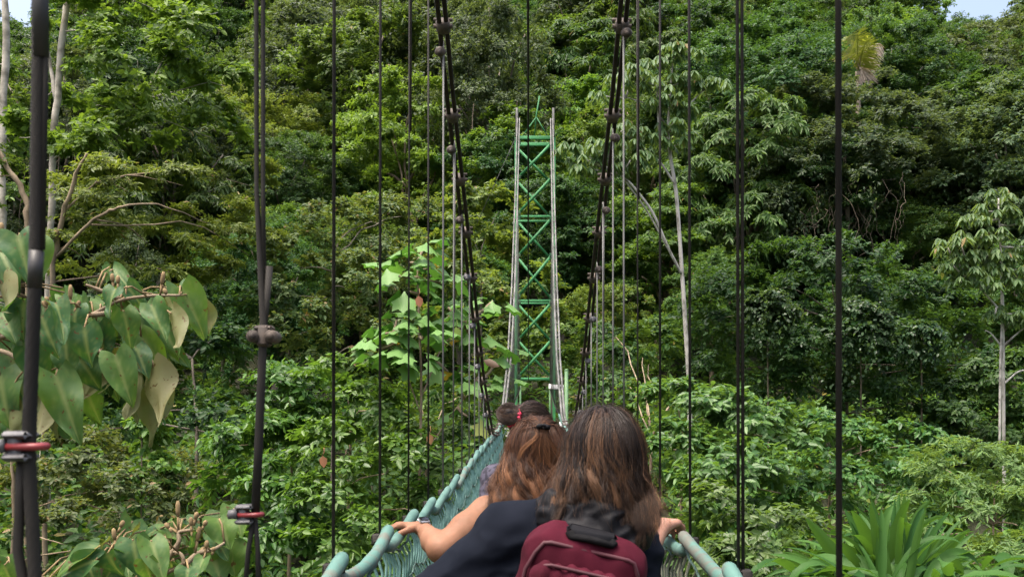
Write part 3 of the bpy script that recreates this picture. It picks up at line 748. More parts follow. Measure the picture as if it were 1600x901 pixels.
for sd, lab, C, ln in ((43, 'grey green ivy curtain trailing down the middle of the dark dome tree', [(1345, 500, 28.3, 34), (1365, 525, 28.2, 28), (1330, 520, 28.3, 24)], 1.7),
                       (44, 'smaller ivy curtain on the left shoulder of the dark dome tree', [(1200, 480, 28.8, 30), (1225, 500, 28.8, 26), (1180, 475, 29, 22)], 1.1),
                       (45, 'ivy patch on the right side of the dark dome tree', [(1440, 530, 28.6, 30), (1410, 545, 28.5, 22)], .9)):
    feature('ivy_curtain', lab, 'vine', C, [[(C[0][0], C[0][1] + 30, C[0][2] + 1, 2), (C[0][0], C[0][1] - 10, C[0][2] + .5, 1.5)]], 'ivy', 'vine_stem', .12, .09, .36, droop=.8, seed=sd, cur=(12, 3, .11, .085, ln))
for sd, lab, lb, lf, g in (
    (51, 'glossy pale green shrub right of the long brown hair', [(1060, 640, 18, 46), (1110, 660, 17.5, 56), (1180, 660, 17.5, 60), (1230, 690, 17.5, 50), (1080, 720, 16.5, 56), (1150, 740, 16, 64), (1220, 770, 16, 56), (1060, 790, 15.5, 50), (1050, 700, 17, 40)], 'glossy_pale', .16),
    (52, 'lower glossy shrub beside the right turquoise rail', [(1110, 820, 14.5, 62), (1180, 840, 14, 64), (1090, 890, 14, 56), (1240, 850, 14.5, 46), (1160, 910, 13.5, 60)], 'glossy_pale', .14),
    (53, 'leafy shrub above the broad leaved clump', [(1290, 690, 19, 46), (1350, 690, 19, 50), (1390, 740, 18.5, 46), (1310, 750, 18, 50), (1270, 790, 17.5, 46), (1360, 720, 18, 40), (1425, 700, 18.5, 46), (1445, 765, 17.5, 44), (1420, 820, 16.5, 40), (1230, 800, 17, 40)], 'glossy_pale', .15),
    (54, 'dark shrub under the slim white trunk at the right edge', [(1500, 680, 29, 56), (1560, 660, 29, 56), (1610, 600, 29, 56), (1600, 690, 29, 50), (1530, 600, 30, 46)], 'dark', .2),
    (55, 'green shrub between the walkers and the white forked tree', [(1010, 640, 24, 40), (960, 600, 28, 44), (1000, 560, 30, 50), (1030, 540, 34, 46), (940, 540, 33, 44)], 'mid', .19)):
    feature('glossy_shrub', lab, 'shrub', lb, [[(lb[0][0], 960, lb[0][2], 5), (lb[0][0] + 8, lb[0][1] + 40, lb[0][2], 3)]], lf, 'bark_tan', g, g * .46, .48 if g < .18 else .7, flat=.85, droop=.5, tw=10, lt=9, seed=sd, dens=.95)
feature('pale_feathery_bush', 'pale yellowish feathery bush at the lower right edge', 'shrub',
        [(1500, 740, 15, 50), (1560, 750, 15, 56), (1600, 720, 15.5, 50), (1530, 810, 14.5, 56), (1590, 820, 14, 56), (1480, 790, 15, 40), (1570, 880, 13.5, 56), (1520, 880, 13.5, 40), (1470, 730, 15.5, 26), (1440, 840, 15, 36), (1610, 780, 14.5, 50)],
        [[(1550, 980, 14.5, 4), (1552, 820, 14.6, 3)]], 'pale_bush', 'bark_tan', .11, .028, .42, flat=.75, droop=.5, tw=12, lt=13, seed=56, dens=.9)
feature('grey_crown_tree', 'grey green broad crowned tree at the upper right edge', 'tree',
        [(1480, 110, 58, 60), (1550, 90, 58, 62), (1600, 130, 57, 56), (1520, 160, 56, 62), (1450, 150, 57, 46), (1590, 210, 55, 52), (1540, 240, 54, 50)],
        [[(1530, 330, 56, 5), (1530, 180, 57, 4)]], 'grey', 'bark_white', .2, .09, .9, seed=57)
feature('bright_slope_tree', 'vivid green tree behind the domed canopy on the right', 'tree',
        [(1480, 270, 50, 44), (1520, 300, 50, 44), (1460, 330, 49, 40), (1500, 350, 48, 44)], [[(1490, 480, 49, 4), (1490, 330, 49, 4)]], 'bright', 'bark_grey', .22, .11, .8, flat=.45, seed=58)
feature('vine_column_tree', 'tall vine smothered tree right of the top of the main cable', 'tree',
        [(880, 30, 66, 40), (900, 80, 65, 36), (885, 130, 64, 30), (870, -30, 67, 40)], [[(893, 300, 64, 3), (890, 120, 65, 3)]], 'grey', 'vine_stem', .26, .11, .9, seed=59, cur=(16, 3, .2, .13, 3.5))
feature('vine_column_tree', 'tall vine smothered tree behind the left main cable', 'tree',
        [(670, 60, 58, 46), (690, 110, 57, 42), (700, 180, 56, 40), (680, 230, 55, 34), (650, 20, 60, 46), (740, 40, 60, 46)], [[(690, 380, 56, 3), (690, 150, 57, 3)]], 'grey', 'vine_stem', .24, .11, .9, seed=60, cur=(18, 3, .2, .13, 3))

# large leaves with lobes or drooping blades, held in rosettes at the ends of bare branches
def lobed_leaf(rng, P, U, N, L, lobes=5):
    N = N - U * np.dot(N, U); N /= np.linalg.norm(N); S = np.cross(U, N)
    ang = np.linspace(-2.2, 2.2, lobes * 2 + 1); rad = np.where(np.arange(lobes * 2 + 1) % 2 == 1, 1.0, .78)
    rad = rad * (1 - .22 * (np.abs(ang) / 2.2) ** 2); rad[0] = rad[-1] = .3
    c = P + U * L * .38
    rim = np.array([c + (U * math.cos(a) * .62 + S * math.sin(a) * .58) * L * r - N * .22 * L * (r * abs(math.sin(a))) ** 1.5 + np.array([0, 0, -1]) * L * .12 * r ** 2 for a, r in zip(ang, rad)])
    V = np.concatenate([[P], [c], rim]); k = len(rim)
    T = [[1, 2 + i, 3 + i] for i in range(k - 1)] + [[1, 0, 2], [1, 1 + k, 0]]
    return V, T
def umbrella(mb, rng, c, n, L, droop):
    for k in range(n):
        a = k * 2.4 + rng.normal(0, .3); el = rng.uniform(-.1, .8)
        o = np.array([math.cos(a) * math.cos(el), math.sin(a) * math.cos(el), math.sin(el)]); P0 = c + o * L * rng.uniform(.5, 1.1)
        q = 9; th = np.arange(q) * 2 * np.pi / q + rng.random(); S1 = nrm(np.cross(o, UP)); 
        R_ = np.stack([S1 * math.cos(t) + (o * np.array([1, 1, 0])) * math.sin(t) for t in th])
        U = nrm(R_ * .8 + np.array([0, 0, -droop]) + rng.normal(0, .16, (q, 3))); N = nrm(UP * .8 + R_ * .8 + rng.normal(0, .1, (q, 3))); s = rng.uniform(.75, 1.2, q) * rng.uniform(.8, 1.15)
        V, Q = leaf_geo(np.repeat(P0[None], q, 0), U, N, L * .72 * s, L * .25 * s, .2, .25); mb.add(V, Q)
def rosette(mb, rng, c, n, L, droop, lobes=5):
    if lobes == 0: return umbrella(mb, rng, c, n, L, droop)
    for k in range(n):
        a = k * 2.4 + rng.normal(0, .3); el = rng.uniform(-.1, .7)
        o = np.array([math.cos(a) * math.cos(el), math.sin(a) * math.cos(el), math.sin(el)])
        st = L * rng.uniform(.5, 1.0); P = c + o * st
        U = nrm(o * .7 + np.array([0, 0, -droop]) + rng.normal(0, .15, 3)); N = nrm(np.array([0, 0, 1.]) * .7 + o * .7 + rng.normal(0, .15, 3))
        V, T = lobed_leaf(rng, P, U, N, L * rng.uniform(.75, 1.15), lobes); mb.add(V, None, T)
def rosette_tree(name, label, ros, paths, leaf, bark, L, n, droop, seed, cat='tree', lobes=5):
    rng = np.random.default_rng(seed); p0 = W(*paths[0][0][:3]); base = np.array([p0[0], p0[1], min(float(H(p0[0], p0[1])), p0[2] - .5)])
    t = thing(name, base, label, cat); tb, mb = MB(), MB(); pts = []
    for i, path in enumerate(paths):
        P = np.array([W(*q[:3]) for q in path]); r = np.array([q[3] * .56 / F * q[2] for q in path])
        if i == 0: P = np.concatenate([[base - [0, 0, .3]], P]); r = np.concatenate([[r[0] * 1.15], r])
        k = 5 * len(P); u = np.linspace(0, len(P) - 1, k); Pi = np.stack([np.interp(u, np.arange(len(P)), P[:, a]) for a in range(3)], -1)
        for _ in range(3): Pi[1:-1] = .25 * Pi[:-2] + .5 * Pi[1:-1] + .25 * Pi[2:]
        tb.tube(Pi, np.interp(u, np.arange(len(P)), r), 8); pts.append(Pi)
    q = np.concatenate(pts)
    for (px, py, d) in ros:
        c = W(px, py, d); qq = q[q[:, 2] < c[2] + .4]
        if len(qq):
            o = qq[np.argmin(((qq - c) ** 2).sum(1))]; limb(tb, o, c, .035, .02, rng, 6, .1, -.05, 5)
        rosette(mb, rng, c, n + rng.integers(-1, 3), L, droop, lobes)
    part('trunk', tb, M[bark], t, smooth=True); part('crown', mb, LM[leaf], t)
    return t
LM['lobed'] = leaf_mat('large lobed leaves', (.065, .135, .030), (.125, .225, .060), var=.1, rough=.5, trans=.35, accent=(.30, .22, .04), acc=.05)
rs = [(640, 410, 16.5), (620, 430, 16.3), (668, 420, 16.6), (690, 440, 16.8), (640, 455, 16.3), (660, 390, 16.6), (620, 500, 16.2), (600, 520, 16), (640, 510, 16), (660, 530, 16), (590, 545, 16), (615, 555, 15.9), (640, 560, 15.8), (668, 500, 16.4), (700, 480, 17), (720, 500, 17), (745, 480, 17.4), (770, 470, 17.6), (700, 520, 17), (735, 530, 17.2), (700, 580, 16.8), (720, 610, 16.6), (745, 590, 17), (730, 650, 16.6), (770, 600, 17.4), (780, 560, 17.6)]
rosette_tree('lobed_leaf_tree', 'young tree with large pale lobed leaves on a thin tan trunk', rs,
             [[(650, 900, 16.2, 4), (655, 760, 16.2, 4), (659, 600, 16.3, 3.5), (654, 480, 16.4, 3), (652, 410, 16.5, 2)], [(659, 620, 16.3, 2.2), (690, 540, 16.7, 2), (740, 490, 17.2, 1.6)], [(659, 650, 16.3, 2), (630, 570, 16.1, 1.8), (615, 520, 16, 1.5)], [(656, 720, 16.2, 2), (710, 640, 16.6, 1.8), (745, 600, 17, 1.5)]], 'lobed', 'bark_tan', .40, 6, .55, 71)
rs = [(1052, 75, 29.5), (1040, 95, 29.5), (1075, 80, 29.5), (1010, 100, 29.5), (1000, 120, 29.1), (985, 115, 29.0), (965, 130, 28.9), (1020, 130, 29.1), (1060, 130, 29.5), (1075, 125, 29.5), (1100, 130, 29.8), (1115, 132, 29.8), (1045, 148, 29.3), (1020, 160, 29.0), (1050, 165, 29.3), (1070, 175, 29.5), (970, 205, 28.8), (1000, 210, 28.8), (985, 225, 28.7), (1030, 220, 29.1), (1060, 225, 29.3), (1005, 240, 28.8), (950, 240, 28.5), (940, 225, 28.5), (960, 265, 28.5), (985, 250, 28.5), (1050, 200, 29.1), (945, 150, 28.7), (920, 245, 28.5), (905, 260, 28.5), (890, 235, 28.7)]
rosette_tree('white_forked_tree', 'pale barked forked tree with umbrella leaves right of the main cable', rs,
             [[(1078, 618, 29.5, 6.8), (1073, 540, 29.5, 6.4), (1068, 460, 29.5, 6.0), (1064, 400, 29.5, 5.5), (1057, 300, 29.5, 5.1), (1048, 250, 29.5, 5.1), (1043, 205, 29.5, 4.2), (1047, 150, 29.5, 2.5), (1052, 90, 29.5, 1.7)],
              [(1056, 290, 29.5, 3.4), (1030, 250, 29.3, 3.0), (1005, 235, 29.1, 2.5), (1000, 225, 29.0, 1.7)], [(1043, 200, 29.5, 2.5), (1020, 165, 29.3, 2.1), (978, 152, 29.0, 1.7)], [(1044, 200, 29.5, 2.5), (1075, 165, 29.6, 2.1), (1098, 142, 29.8, 1.7)],
              [(1066, 430, 29.5, 4.2), (1045, 390, 29.2, 3.8), (1020, 330, 28.9, 3.8), (985, 285, 28.7, 3.4), (960, 268, 28.5, 2.5)], [(1050, 400, 29.3, 2.5), (1012, 330, 29.1, 2.5), (975, 280, 28.7, 2.1)], [(1030, 205, 29.3, 3.4), (1026, 150, 29.3, 2.1), (1034, 100, 29.5, 1.3)]], 'pale', 'bark_pale', .42, 9, .8, 72, lobes=0)
rs = [(1560, 310, 26), (1545, 330, 26), (1575, 330, 26), (1520, 345, 25.8), (1590, 350, 26), (1500, 375, 25.6), (1480, 385, 25.5), (1530, 370, 25.6), (1560, 365, 25.8), (1600, 385, 26), (1510, 400, 25.5), (1540, 400, 25.6), (1575, 400, 25.8), (1490, 415, 25.5), (1520, 425, 25.4), (1555, 420, 25.6), (1600, 420, 25.8), (1540, 445, 25.5), (1580, 440, 25.6), (1500, 440, 25.5), (1555, 490, 25.8), (1580, 490, 25.8), (1600, 500, 25.8)]
rosette_tree('slim_pale_tree', 'slim white trunked tree with drooping pale leaves at the right edge', rs,
             [[(1569, 745, 26, 5), (1568, 640, 26, 5), (1567, 540, 26, 5), (1566, 450, 26, 4.5), (1563, 380, 26, 3), (1560, 320, 26, 2)], [(1562, 700, 25.9, 3.5), (1563, 560, 25.9, 3.5), (1566, 500, 26, 3)], [(1567, 490, 26, 3), (1545, 465, 25.8, 2.5), (1522, 440, 25.6, 1.8)], [(1568, 545, 26, 3), (1548, 520, 25.8, 2), (1540, 516, 25.7, 1.5)], [(1568, 540, 26, 3), (1590, 520, 26, 2.5), (1610, 505, 26, 2)], [(1568, 600, 26, 3), (1590, 580, 26, 2.5), (1615, 575, 26, 2)]], 'pale', 'bark_pale', .36, 9, .75, 73, lobes=0)
# ------------------------------------------------------------------ broad leaved clump, palm, big leaf branches
def blade(mb, rng, base, u0, L, Wd, bend, roll=0.0, n=12, torn=0.0):
    """a long banana-like blade on a stalk, arching over"""
    t = np.linspace(0, 1, n); u0 = np.asarray(u0, float)
    P = [np.asarray(base, float)]; u = u0.copy(); st = L / (n - 1)
    for k in range(n - 1):
        u = nrm(u + np.array([0, 0, -1.0]) * bend / (n - 1) * (.4 + 1.6 * k / n)); P.append(P[-1] + u * st)
    P = np.array(P); T = nrm(np.gradient(P, axis=0)); S = nrm(np.cross(T, UP + np.array([.01, .02, 0]))); N = np.cross(S, T)
    S2 = S * math.cos(roll) + N * math.sin(roll); N2 = N * math.cos(roll) - S * math.sin(roll)
    w = Wd * np.clip(np.sin(np.pi * np.clip((t - .16) / .84, 0, 1) ** .9), 0, 1) ** .55 * .5 + .008
    w = w * (1 + rng.uniform(-torn, torn, n))
    wav = rng.normal(0, .10, (2, n)) * w
    V = np.stack([P - S2 * w[:, None] + N2 * (w * .35 + wav[0])[:, None], P - S2 * (w * .5)[:, None] + N2 * (w * .12)[:, None], P,
                  P + S2 * (w * .5)[:, None] + N2 * (w * .12)[:, None], P + S2 * w[:, None] + N2 * (w * .35 + wav[1])[:, None]], 1).reshape(-1, 3)
    i = np.arange(n - 1)[:, None] * 5; j = np.arange(4)[None]
    mb.add(V, np.stack([i + j, i + j + 1, i + j + 6, i + j + 5], -1).reshape(-1, 4))
LM['blade'] = leaf_mat('broad glossy blades', (.018, .062, .010), (.066, .150, .026), rough=.55, spec=.2, var=.05, trans=.35, accent=(.17, .17, .04), acc=.015)
rng = np.random.default_rng(81)
c0 = W(1380, 1000, 11.5); bs = np.array([c0[0], c0[1], float(H(c0[0], c0[1]))])
clump = thing('broad_leaf_clump', bs, 'clump of tall banana like leaves at the lower right', 'plant')
mb = MB(); stk = MB()
for k in range(210):
    px = rng.uniform(1225, 1550); f = 1 - abs(px - 1400) / 190
    d = rng.uniform(10.2, 12.6); top = 775 + 50 * (1 - f) + 110 * rng.random() ** 1.4
    tip = W(px, top, d); foot = W(1395 + (px - 1395) * .18 + rng.normal(0, 12), top + rng.uniform(130, 185), d + rng.normal(0, .3))
    v = tip - foot; L = np.linalg.norm(v) * 1.06
    blade(mb, rng, foot, nrm(v + np.array([0, 0, .12])), L, rng.uniform(.06, .14), rng.uniform(.4, 2.4), rng.uniform(-1.2, 1.2), torn=.08)
    stk.tube([foot, (foot + bs) / 2 + [0, 0, .5], bs + rng.normal(0, .3, 3) * [1, 1, 0]], [.016, .03, .04], 5)
for k in range(50):
    px = rng.uniform(1220, 1560); d = rng.uniform(9.6, 11.5); foot = W(px, rng.uniform(890, 940), d); a = rng.uniform(-.3, np.pi + .3)
    u = nrm(np.array([math.cos(a), -.5 * math.sin(a), .55])); L = rng.uniform(.6, 1.1)
    blade(mb, rng, foot, u, L, rng.uniform(.10, .17), rng.uniform(1.0, 2.2), rng.uniform(-.4, .4), torn=.18)
    stk.tube([foot, (foot + bs) / 2 + [0, 0, .3], bs + rng.normal(0, .3, 3) * [1, 1, 0]], [.012, .02, .03], 5)
part('blades', mb, LM['blade'], clump, smooth=True); part('stalks', stk, LM['blade'], clump, smooth=True)

# palm with yellow and dry fronds, high on the right slope
LM['frond'] = leaf_mat('yellow green palm frond', (.15, .20, .035), (.28, .31, .075), var=.05)
LM['frond_dry'] = leaf_mat('dry palm frond', (.24, .20, .155), (.40, .34, .28), var=.05, trans=.1)
rng = np.random.default_rng(82); pc = W(1340, 112, 47); pb = np.array([pc[0], pc[1], float(H(pc[0], pc[1]))])
palm = thing('palm', pb, 'small palm with yellow and dry greyish fronds high on the right slope', 'palm')
part('trunk', MB().tube([pb - [0, 0, .3], (pb + pc) / 2 + [.1, 0, 0], pc], [.16, .13, .12], 8), M['bark_grey'], palm, smooth=True)
for (ex, ey, bend, mt) in ((1308, 92, 1.6, 'frond'), (1322, 62, .9, 'frond'), (1330, 58, .7, 'frond'), (1356, 66, .5, 'frond'), (1340, 55, .5, 'frond'), (1302, 85, 1.9, 'frond_dry'), (1352, 82, .8, 'frond_dry'), (1376, 74, .9, 'frond_dry'), (1350, 125, .6, 'frond_dry'), (1362, 98, .9, 'frond_dry')):
    e = W(ex, ey, 47 + rng.uniform(-1.5, 1.5)); mb = MB(); n = 26
    t = np.linspace(0, 1, n)[:, None]; P = pc + (e - pc) * t + np.array([0, 0, 1.0]) * (.55 * bend * np.sin(np.pi * t * .9))
    mb.tube(P, np.linspace(.05, .015, n), 5); T = nrm(np.gradient(P, axis=0)); S = nrm(np.cross(T, [.2, -1, .3]))
    for sg in (-1, 1):
        for rep in (0, .5):
            Pk = P[3:-1] + T[3:-1] * rep * .1; k = len(Pk)
            U = nrm(T[3:-1] * .5 + S[3:-1] * sg * .7 + [0, -.1, -.7] + rng.normal(0, .08, (k, 3))); N = nrm(np.cross(U, T[3:-1]) * sg + .01)
            V, Q = leaf_geo(Pk, U, N, 1.0 * np.linspace(1.1, .6, k) * rng.uniform(.8, 1.1, k), .045, .1, .1); mb.add(V, Q)
    part('frond', mb, LM[mt], palm)

# big heart-shaped leaves on branches close to the walkway
def heart_mat():
    m, n, l, p = nodes('large heart leaf')
    at = n.new('ShaderNodeAttribute'); at.attribute_name = 'tint'; g = n.new('ShaderNodeNewGeometry')
    sx = n.new('ShaderNodeSeparateColor'); l.new(at.outputs['Color'], sx.inputs[0])     # r: vein, g: leaf tone, b: wear
    c = mixc(n, l, sx.outputs[1], (.034, .100, .030), (.115, .205, .030))
    c = mixc(n, l, noise_fac(n, l, 9, .3, .7), c, mixc(n, l, .5, c, (.06, .12, .07)))
    c = mixc(n, l, sx.outputs[0], c, (.20, .25, .09))
    bk = mixc(n, l, sx.outputs[2], (.10, .145, .040), (.20, .20, .10))
    bk = mixc(n, l, noise_fac(n, l, 14, .35, .7), bk, mixc(n, l, .4, bk, (.16, .12, .05)))
    c = mixc(n, l, g.outputs['Backfacing'], c, bk)
    c = mixc(n, l, noise_fac(n, l, 38, .66, .70, 2), c, (.10, .065, .025))
    l.new(c, p.inputs['Base Color']); p.inputs['Roughness'].default_value = .5; p.inputs['Specular IOR Level'].default_value = .22
    bump(n, l, p, noise_fac(n, l, 22, .2, .8, 3), .25, .01)
    tr = n.new('ShaderNodeBsdfTranslucent'); l.new(mixc(n, l, 1.0, c, (1.3, 1.3, .5), 'MULTIPLY'), tr.inputs[0])
    mx = n.new('ShaderNodeMixShader'); mx.inputs[0].default_value = .42
    l.new(p.outputs[0], mx.inputs[1]); l.new(tr.outputs[0], mx.inputs[2]); l.new(mx.outputs[0], n['Material Output'].inputs[0])
    return m
M['heart'] = heart_mat()
M['bud'] = mat_two('velvety brown bud', (.13, .085, .038), (.24, .17, .08), 30, .9)
def heart_leaf(mb, rng, A, T, Wd, yaw, fold, tone, wear, curl=.25):
    """A stalk end, T tip: the blade is a folded grid with a heart-shaped outline and raised veins"""
    A = np.asarray(A); T = np.asarray(T); U = nrm(T - A); L = np.linalg.norm(T - A)
    N = nrm(np.array([math.sin(yaw), -math.cos(yaw), .35])); N = nrm(N - U * np.dot(N, U)); S = np.cross(U, N)
    n, m = 15, 11; V = []; C = []
    ph = rng.uniform(0, 6.28, 3)
    for i in range(n):
        t = i / (n - 1)
        hw = Wd * .5 * (math.sin(np.pi * min(1, (t * .93 + .07)) ** .62) ** .8) * (1 - .25 * t)
        for j in range(m):
            s = (j / (m - 1)) * 2 - 1
            back = .16 * L * (1 - t) ** 3 * (abs(s) ** .8) * 1.3
            x = hw * s
            z = abs(x) * fold - curl * L * t * t - .08 * L * math.sin(6 * t + ph[0] + 2 * s) * abs(s) + .055 * L * math.sin(9 * t + ph[1]) * s
            P = A + U * (L * t - back + .03 * L * abs(s) ** 2) + S * x + N * z * 1.0
            V.append(P)
            vein = max(0, 1 - abs(s) * 6) if j != 5 else 1.0
            vv = abs(((t - abs(s) * .28) * 6) % 1 - .5); vein = max(vein, .35 if vv < .08 else 0)
            C.append((vein * .8, np.clip(tone + .15 * math.sin(5 * t + ph[2] + 3 * s), 0, 1), wear))
    i = np.arange(n - 1)[:, None] * m; j = np.arange(m - 1)[None]
    mb.add(V, np.stack([i + j, i + j + 1, i + j + m + 1, i + j + m], -1).reshape(-1, 4), col=np.array(C))
def from_crop(ox, oy, sc_, x, y): return ox + x / sc_, oy + y / sc_
def big_branch(label, d0, leaves, stems, buds, seed):
    rng = np.random.default_rng(seed)
    p = W(*stems[0][0], d0); root = thing('big_leaf_branch', p, label, 'branch')
    sb = MB(); allp = []
    for st in stems:
        P = np.array([W(x, y, d0 + rng.uniform(-.05, .05)) for x, y in st]); k = 4 * len(P); u = np.linspace(0, len(P) - 1, k)
        Pi = np.stack([np.interp(u, np.arange(len(P)), P[:, a]) for a in range(3)], -1)
        for _ in range(2): Pi[1:-1] = .25 * Pi[:-2] + .5 * Pi[1:-1] + .25 * Pi[2:]
        sb.tube(Pi, np.linspace(.014, .006, k), 8); allp.append(Pi)
    allp = np.concatenate(allp)
    part('stem', sb, M['bark_tan'], root, smooth=True)
    extra = []
    for q in leaves:
        for rep_ in range(2):
            ox, oy = rng.normal(0, 20, 2); g_ = rng.uniform(.75, 1.0); extra.append((q[0] + ox, q[1] + oy, q[0] + ox + (q[2] - q[0]) * g_ + rng.normal(0, 8), q[1] + oy + (q[3] - q[1]) * g_, q[4] * g_, q[5] + rng.normal(0, .4), q[6], rng.random(), q[8] * .5))
    nl = len(leaves)
    for li_, (ax, ay, tx, ty, w, yaw, fold, tone, wear) in enumerate(list(leaves) + extra):
        d = d0 + rng.uniform(-.28, .22) + (.3 if li_ >= nl else 0); w = w * 1.15; A = W(ax, ay, d); T = W(tx, ty, d + rng.uniform(-.12, .06)); mb = MB()
        heart_leaf(mb, rng, A, T, w / F * d, yaw, fold, tone, wear)
        lf = part('leaf', mb, M['heart'], root, smooth=True)
        o = allp[np.argmin(((allp - A) ** 2).sum(1))]; pb_ = MB(); mid = (A + o) / 2 + [0, 0, .03]
        pb_.tube([o, mid, A], .0045, 5); part('leaf_stalk', pb_, M['bud'], lf, smooth=True)
    for (bx, by, tx, ty) in buds:
        d = d0 - .1; A = W(bx, by, d); T = W(tx, ty, d); b = MB(); q = A + (T - A) * .45
        b.tube([A, q], .006, 6); b.tube([q, q + (T - q) * .3, q + (T - q) * .75, T], [.006, .0105, .0105, .005], 8)
        part('flower_bud', b, M['bud'], root, smooth=True)
lv = []
raw = [(45, 45, 75, 150, 95, .5, .3, .15, .2), (2, 85, 40, 165, 80, .4, .3, .1, .2), (5, 165, 48, 240, 80, 3.0, .3, .3, .6), (10, 240, 30, 300, 70, .2, .3, .4, .1), (140, 215, 172, 295, 55, .9, .3, .12, .2), (105, 250, 140, 345, 75, .1, .2, .0, .2), (212, 275, 220, 372, 82, .0, .18, .05, .2), (225, 212, 282, 322, 48, 1.1, .4, .55, .1),
       (255, 232, 295, 292, 56, .4, .3, .7, .1), (318, 172, 372, 235, 52, .6, .3, .1, .2), (455, 178, 522, 295, 84, .5, .35, .75, .1), (345, 255, 402, 362, 66, .5, .3, .1, .2), (400, 250, 445, 345, 72, .2, .3, .6, .3), (430, 240, 470, 330, 66, 2.9, .4, .4, .7), (310, 235, 335, 330, 60, .6, .3, .45, .2),
       (25, 330, 60, 470, 110, .2, .2, .05, .2), (165, 312, 165, 408, 70, -.2, .15, .2, .2), (140, 395, 195, 555, 95, .3, .3, .62, .2), (110, 430, 112, 590, 60, 2.8, .4, .4, .9), (265, 335, 228, 452, 80, 2.9, .25, .4, .4), (290, 345, 330, 465, 80, .3, .3, .6, .3), (330, 385, 340, 505, 52, 2.8, .4, .5, .7),
       (385, 375, 428, 522, 82, 2.9, .3, .4, 1.0), (340, 325, 372, 392, 60, .5, .3, .1, .1), (0, 395, 15, 520, 110, .1, .3, .5, .2), (75, 330, 112, 425, 75, .1, .2, .1, .2), (190, 225, 180, 300, 70, .1, .2, .05, .1), (60, 210, 50, 300, 80, .1, .2, .1, .1), (380, 220, 415, 300, 60, .3, .3, .35, .2), (200, 350, 250, 430, 70, .2, .3, .3, .3), (20, 460, 40, 560, 70, 2.9, .3, .5, .6), (290, 180, 260, 240, 50, -.4, .3, .1, .2)]
for q in raw:
    a = from_crop(0, 340, 1.6065, q[0], q[1]); b = from_crop(0, 340, 1.6065, q[2], q[3]); lv.append((*a, *b, q[4] / 1.6065, *q[5:]))
C_ = lambda L_: [from_crop(0, 340, 1.6065, x, y) for x, y in L_]
big_branch('leafy branch with large heart shaped leaves at the left edge in front of the forest', 4.6, lv,
           [C_([(-160, 420), (-40, 310), (60, 285), (150, 268), (230, 245), (300, 205), (380, 195), (450, 195)]), C_([(-40, 310), (-10, 200), (20, 90), (60, 40)]), C_([(150, 268), (250, 340), (380, 372)]), C_([(230, 245), (300, 235), (400, 250)]), C_([(-60, 330), (20, 335), (100, 400), (150, 395)]), C_([(300, 205), (260, 185), (215, 168)])],
           [tuple(sum((list(from_crop(0, 340, 1.6065, *q)) for q in pr), [])) for pr in (((285, 180), (281, 140)), ((296, 182), (296, 145)), ((402, 195), (411, 135)), ((405, 165), (418, 192)), ((176, 235), (177, 168)), ((185, 240), (200, 208)), ((115, 240), (118, 198)), ((128, 240), (106, 210)), ((5, 60), (4, 12)))], 91)
lv2 = []
raw = [(780, 685, 800, 890, 180, .1, .22, .12, .2), (630, 760, 700, 920, 180, -.2, .25, .05, .2), (560, 800, 280, 900, 130, -.6, .3, .1, .2), (550, 740, 300, 860, 120, -.8, .4, .6, .2), (880, 690, 960, 900, 150, .5, .3, .7, .2), (1010, 650, 1050, 700, 95, .3, .3, .15, .1), (1120, 660, 1130, 740, 70, .8, .3, .15, .1), (1220, 770, 1290, 900, 130, .3, .25, .2, .2), (1280, 560, 1340, 720, 180, .3, .3, .75, .2),
       (1330, 720, 1380, 890, 190, .4, .3, .8, .2), (1000, 810, 1010, 900, 110, .0, .3, .1, .2), (620, 700, 560, 740, 90, -.5, .3, .15, .1), (960, 640, 850, 690, 80, -.8, .4, .7, .1), (1190, 790, 1140, 890, 90, -.2, .3, .5, .3), (1100, 820, 1150, 880, 70, .4, .3, .2, .2), (940, 660, 930, 740, 90, 2.9, .3, .4, .5), (30, 830, 60, 960, 130, .1, .3, .7, .2), (0, 870, 30, 960, 110, .2, .2, .1, .2), (1100, 850, 1080, 960, 130, .1, .3, .2, .2), (850, 800, 880, 940, 120, .2, .3, .7, .2), (1010, 680, 1060, 800, 110, .4, .3, .6, .3), (480, 800, 430, 930, 120, -.3, .3, .1, .2), (520, 840, 560, 960, 120, .1, .3, .3, .2)]
for q in raw:
    a = from_crop(0, 660, 3.738, q[0], q[1]); b = from_crop(0, 660, 3.738, q[2], q[3]); lv2.append((*a, *b, q[4] / 3.738 * 1.05, *q[5:]))
C_ = lambda L_: [from_crop(0, 660, 3.738, x, y) for x, y in L_]
big_branch('lower leafy branch with heart shaped leaves and upright brown buds at the bottom left', 4.3, lv2,
           [C_([(520, 1150), (560, 950), (590, 850), (640, 760), (690, 740)]), C_([(590, 850), (540, 740), (440, 750)]), C_([(560, 1000), (900, 900), (1080, 830), (1060, 760), (990, 750)]), C_([(900, 900), (1050, 700), (1040, 635), (1120, 625)]), C_([(1080, 830), (1150, 760), (1250, 740), (1310, 700)]), C_([(560, 1000), (300, 920), (60, 860)])],
           [tuple(sum((list(from_crop(0, 660, 3.738, *q)) for q in pr), [])) for pr in (((680, 740), (662, 615)), ((690, 640), (722, 570)), ((1042, 625), (1038, 455)), ((1005, 640), (965, 585)), ((1130, 600), (1152, 520)), ((1140, 760), (1165, 605)), ((1195, 770), (1210, 685)), ((1120, 640), (1115, 550)), ((1240, 770), (1250, 725)), ((1180, 625), (1205, 570)))], 92)
LM['brown'] = leaf_mat('dry brown leaf', (.05, .026, .016), (.09, .05, .03), var=.1, trans=.1)
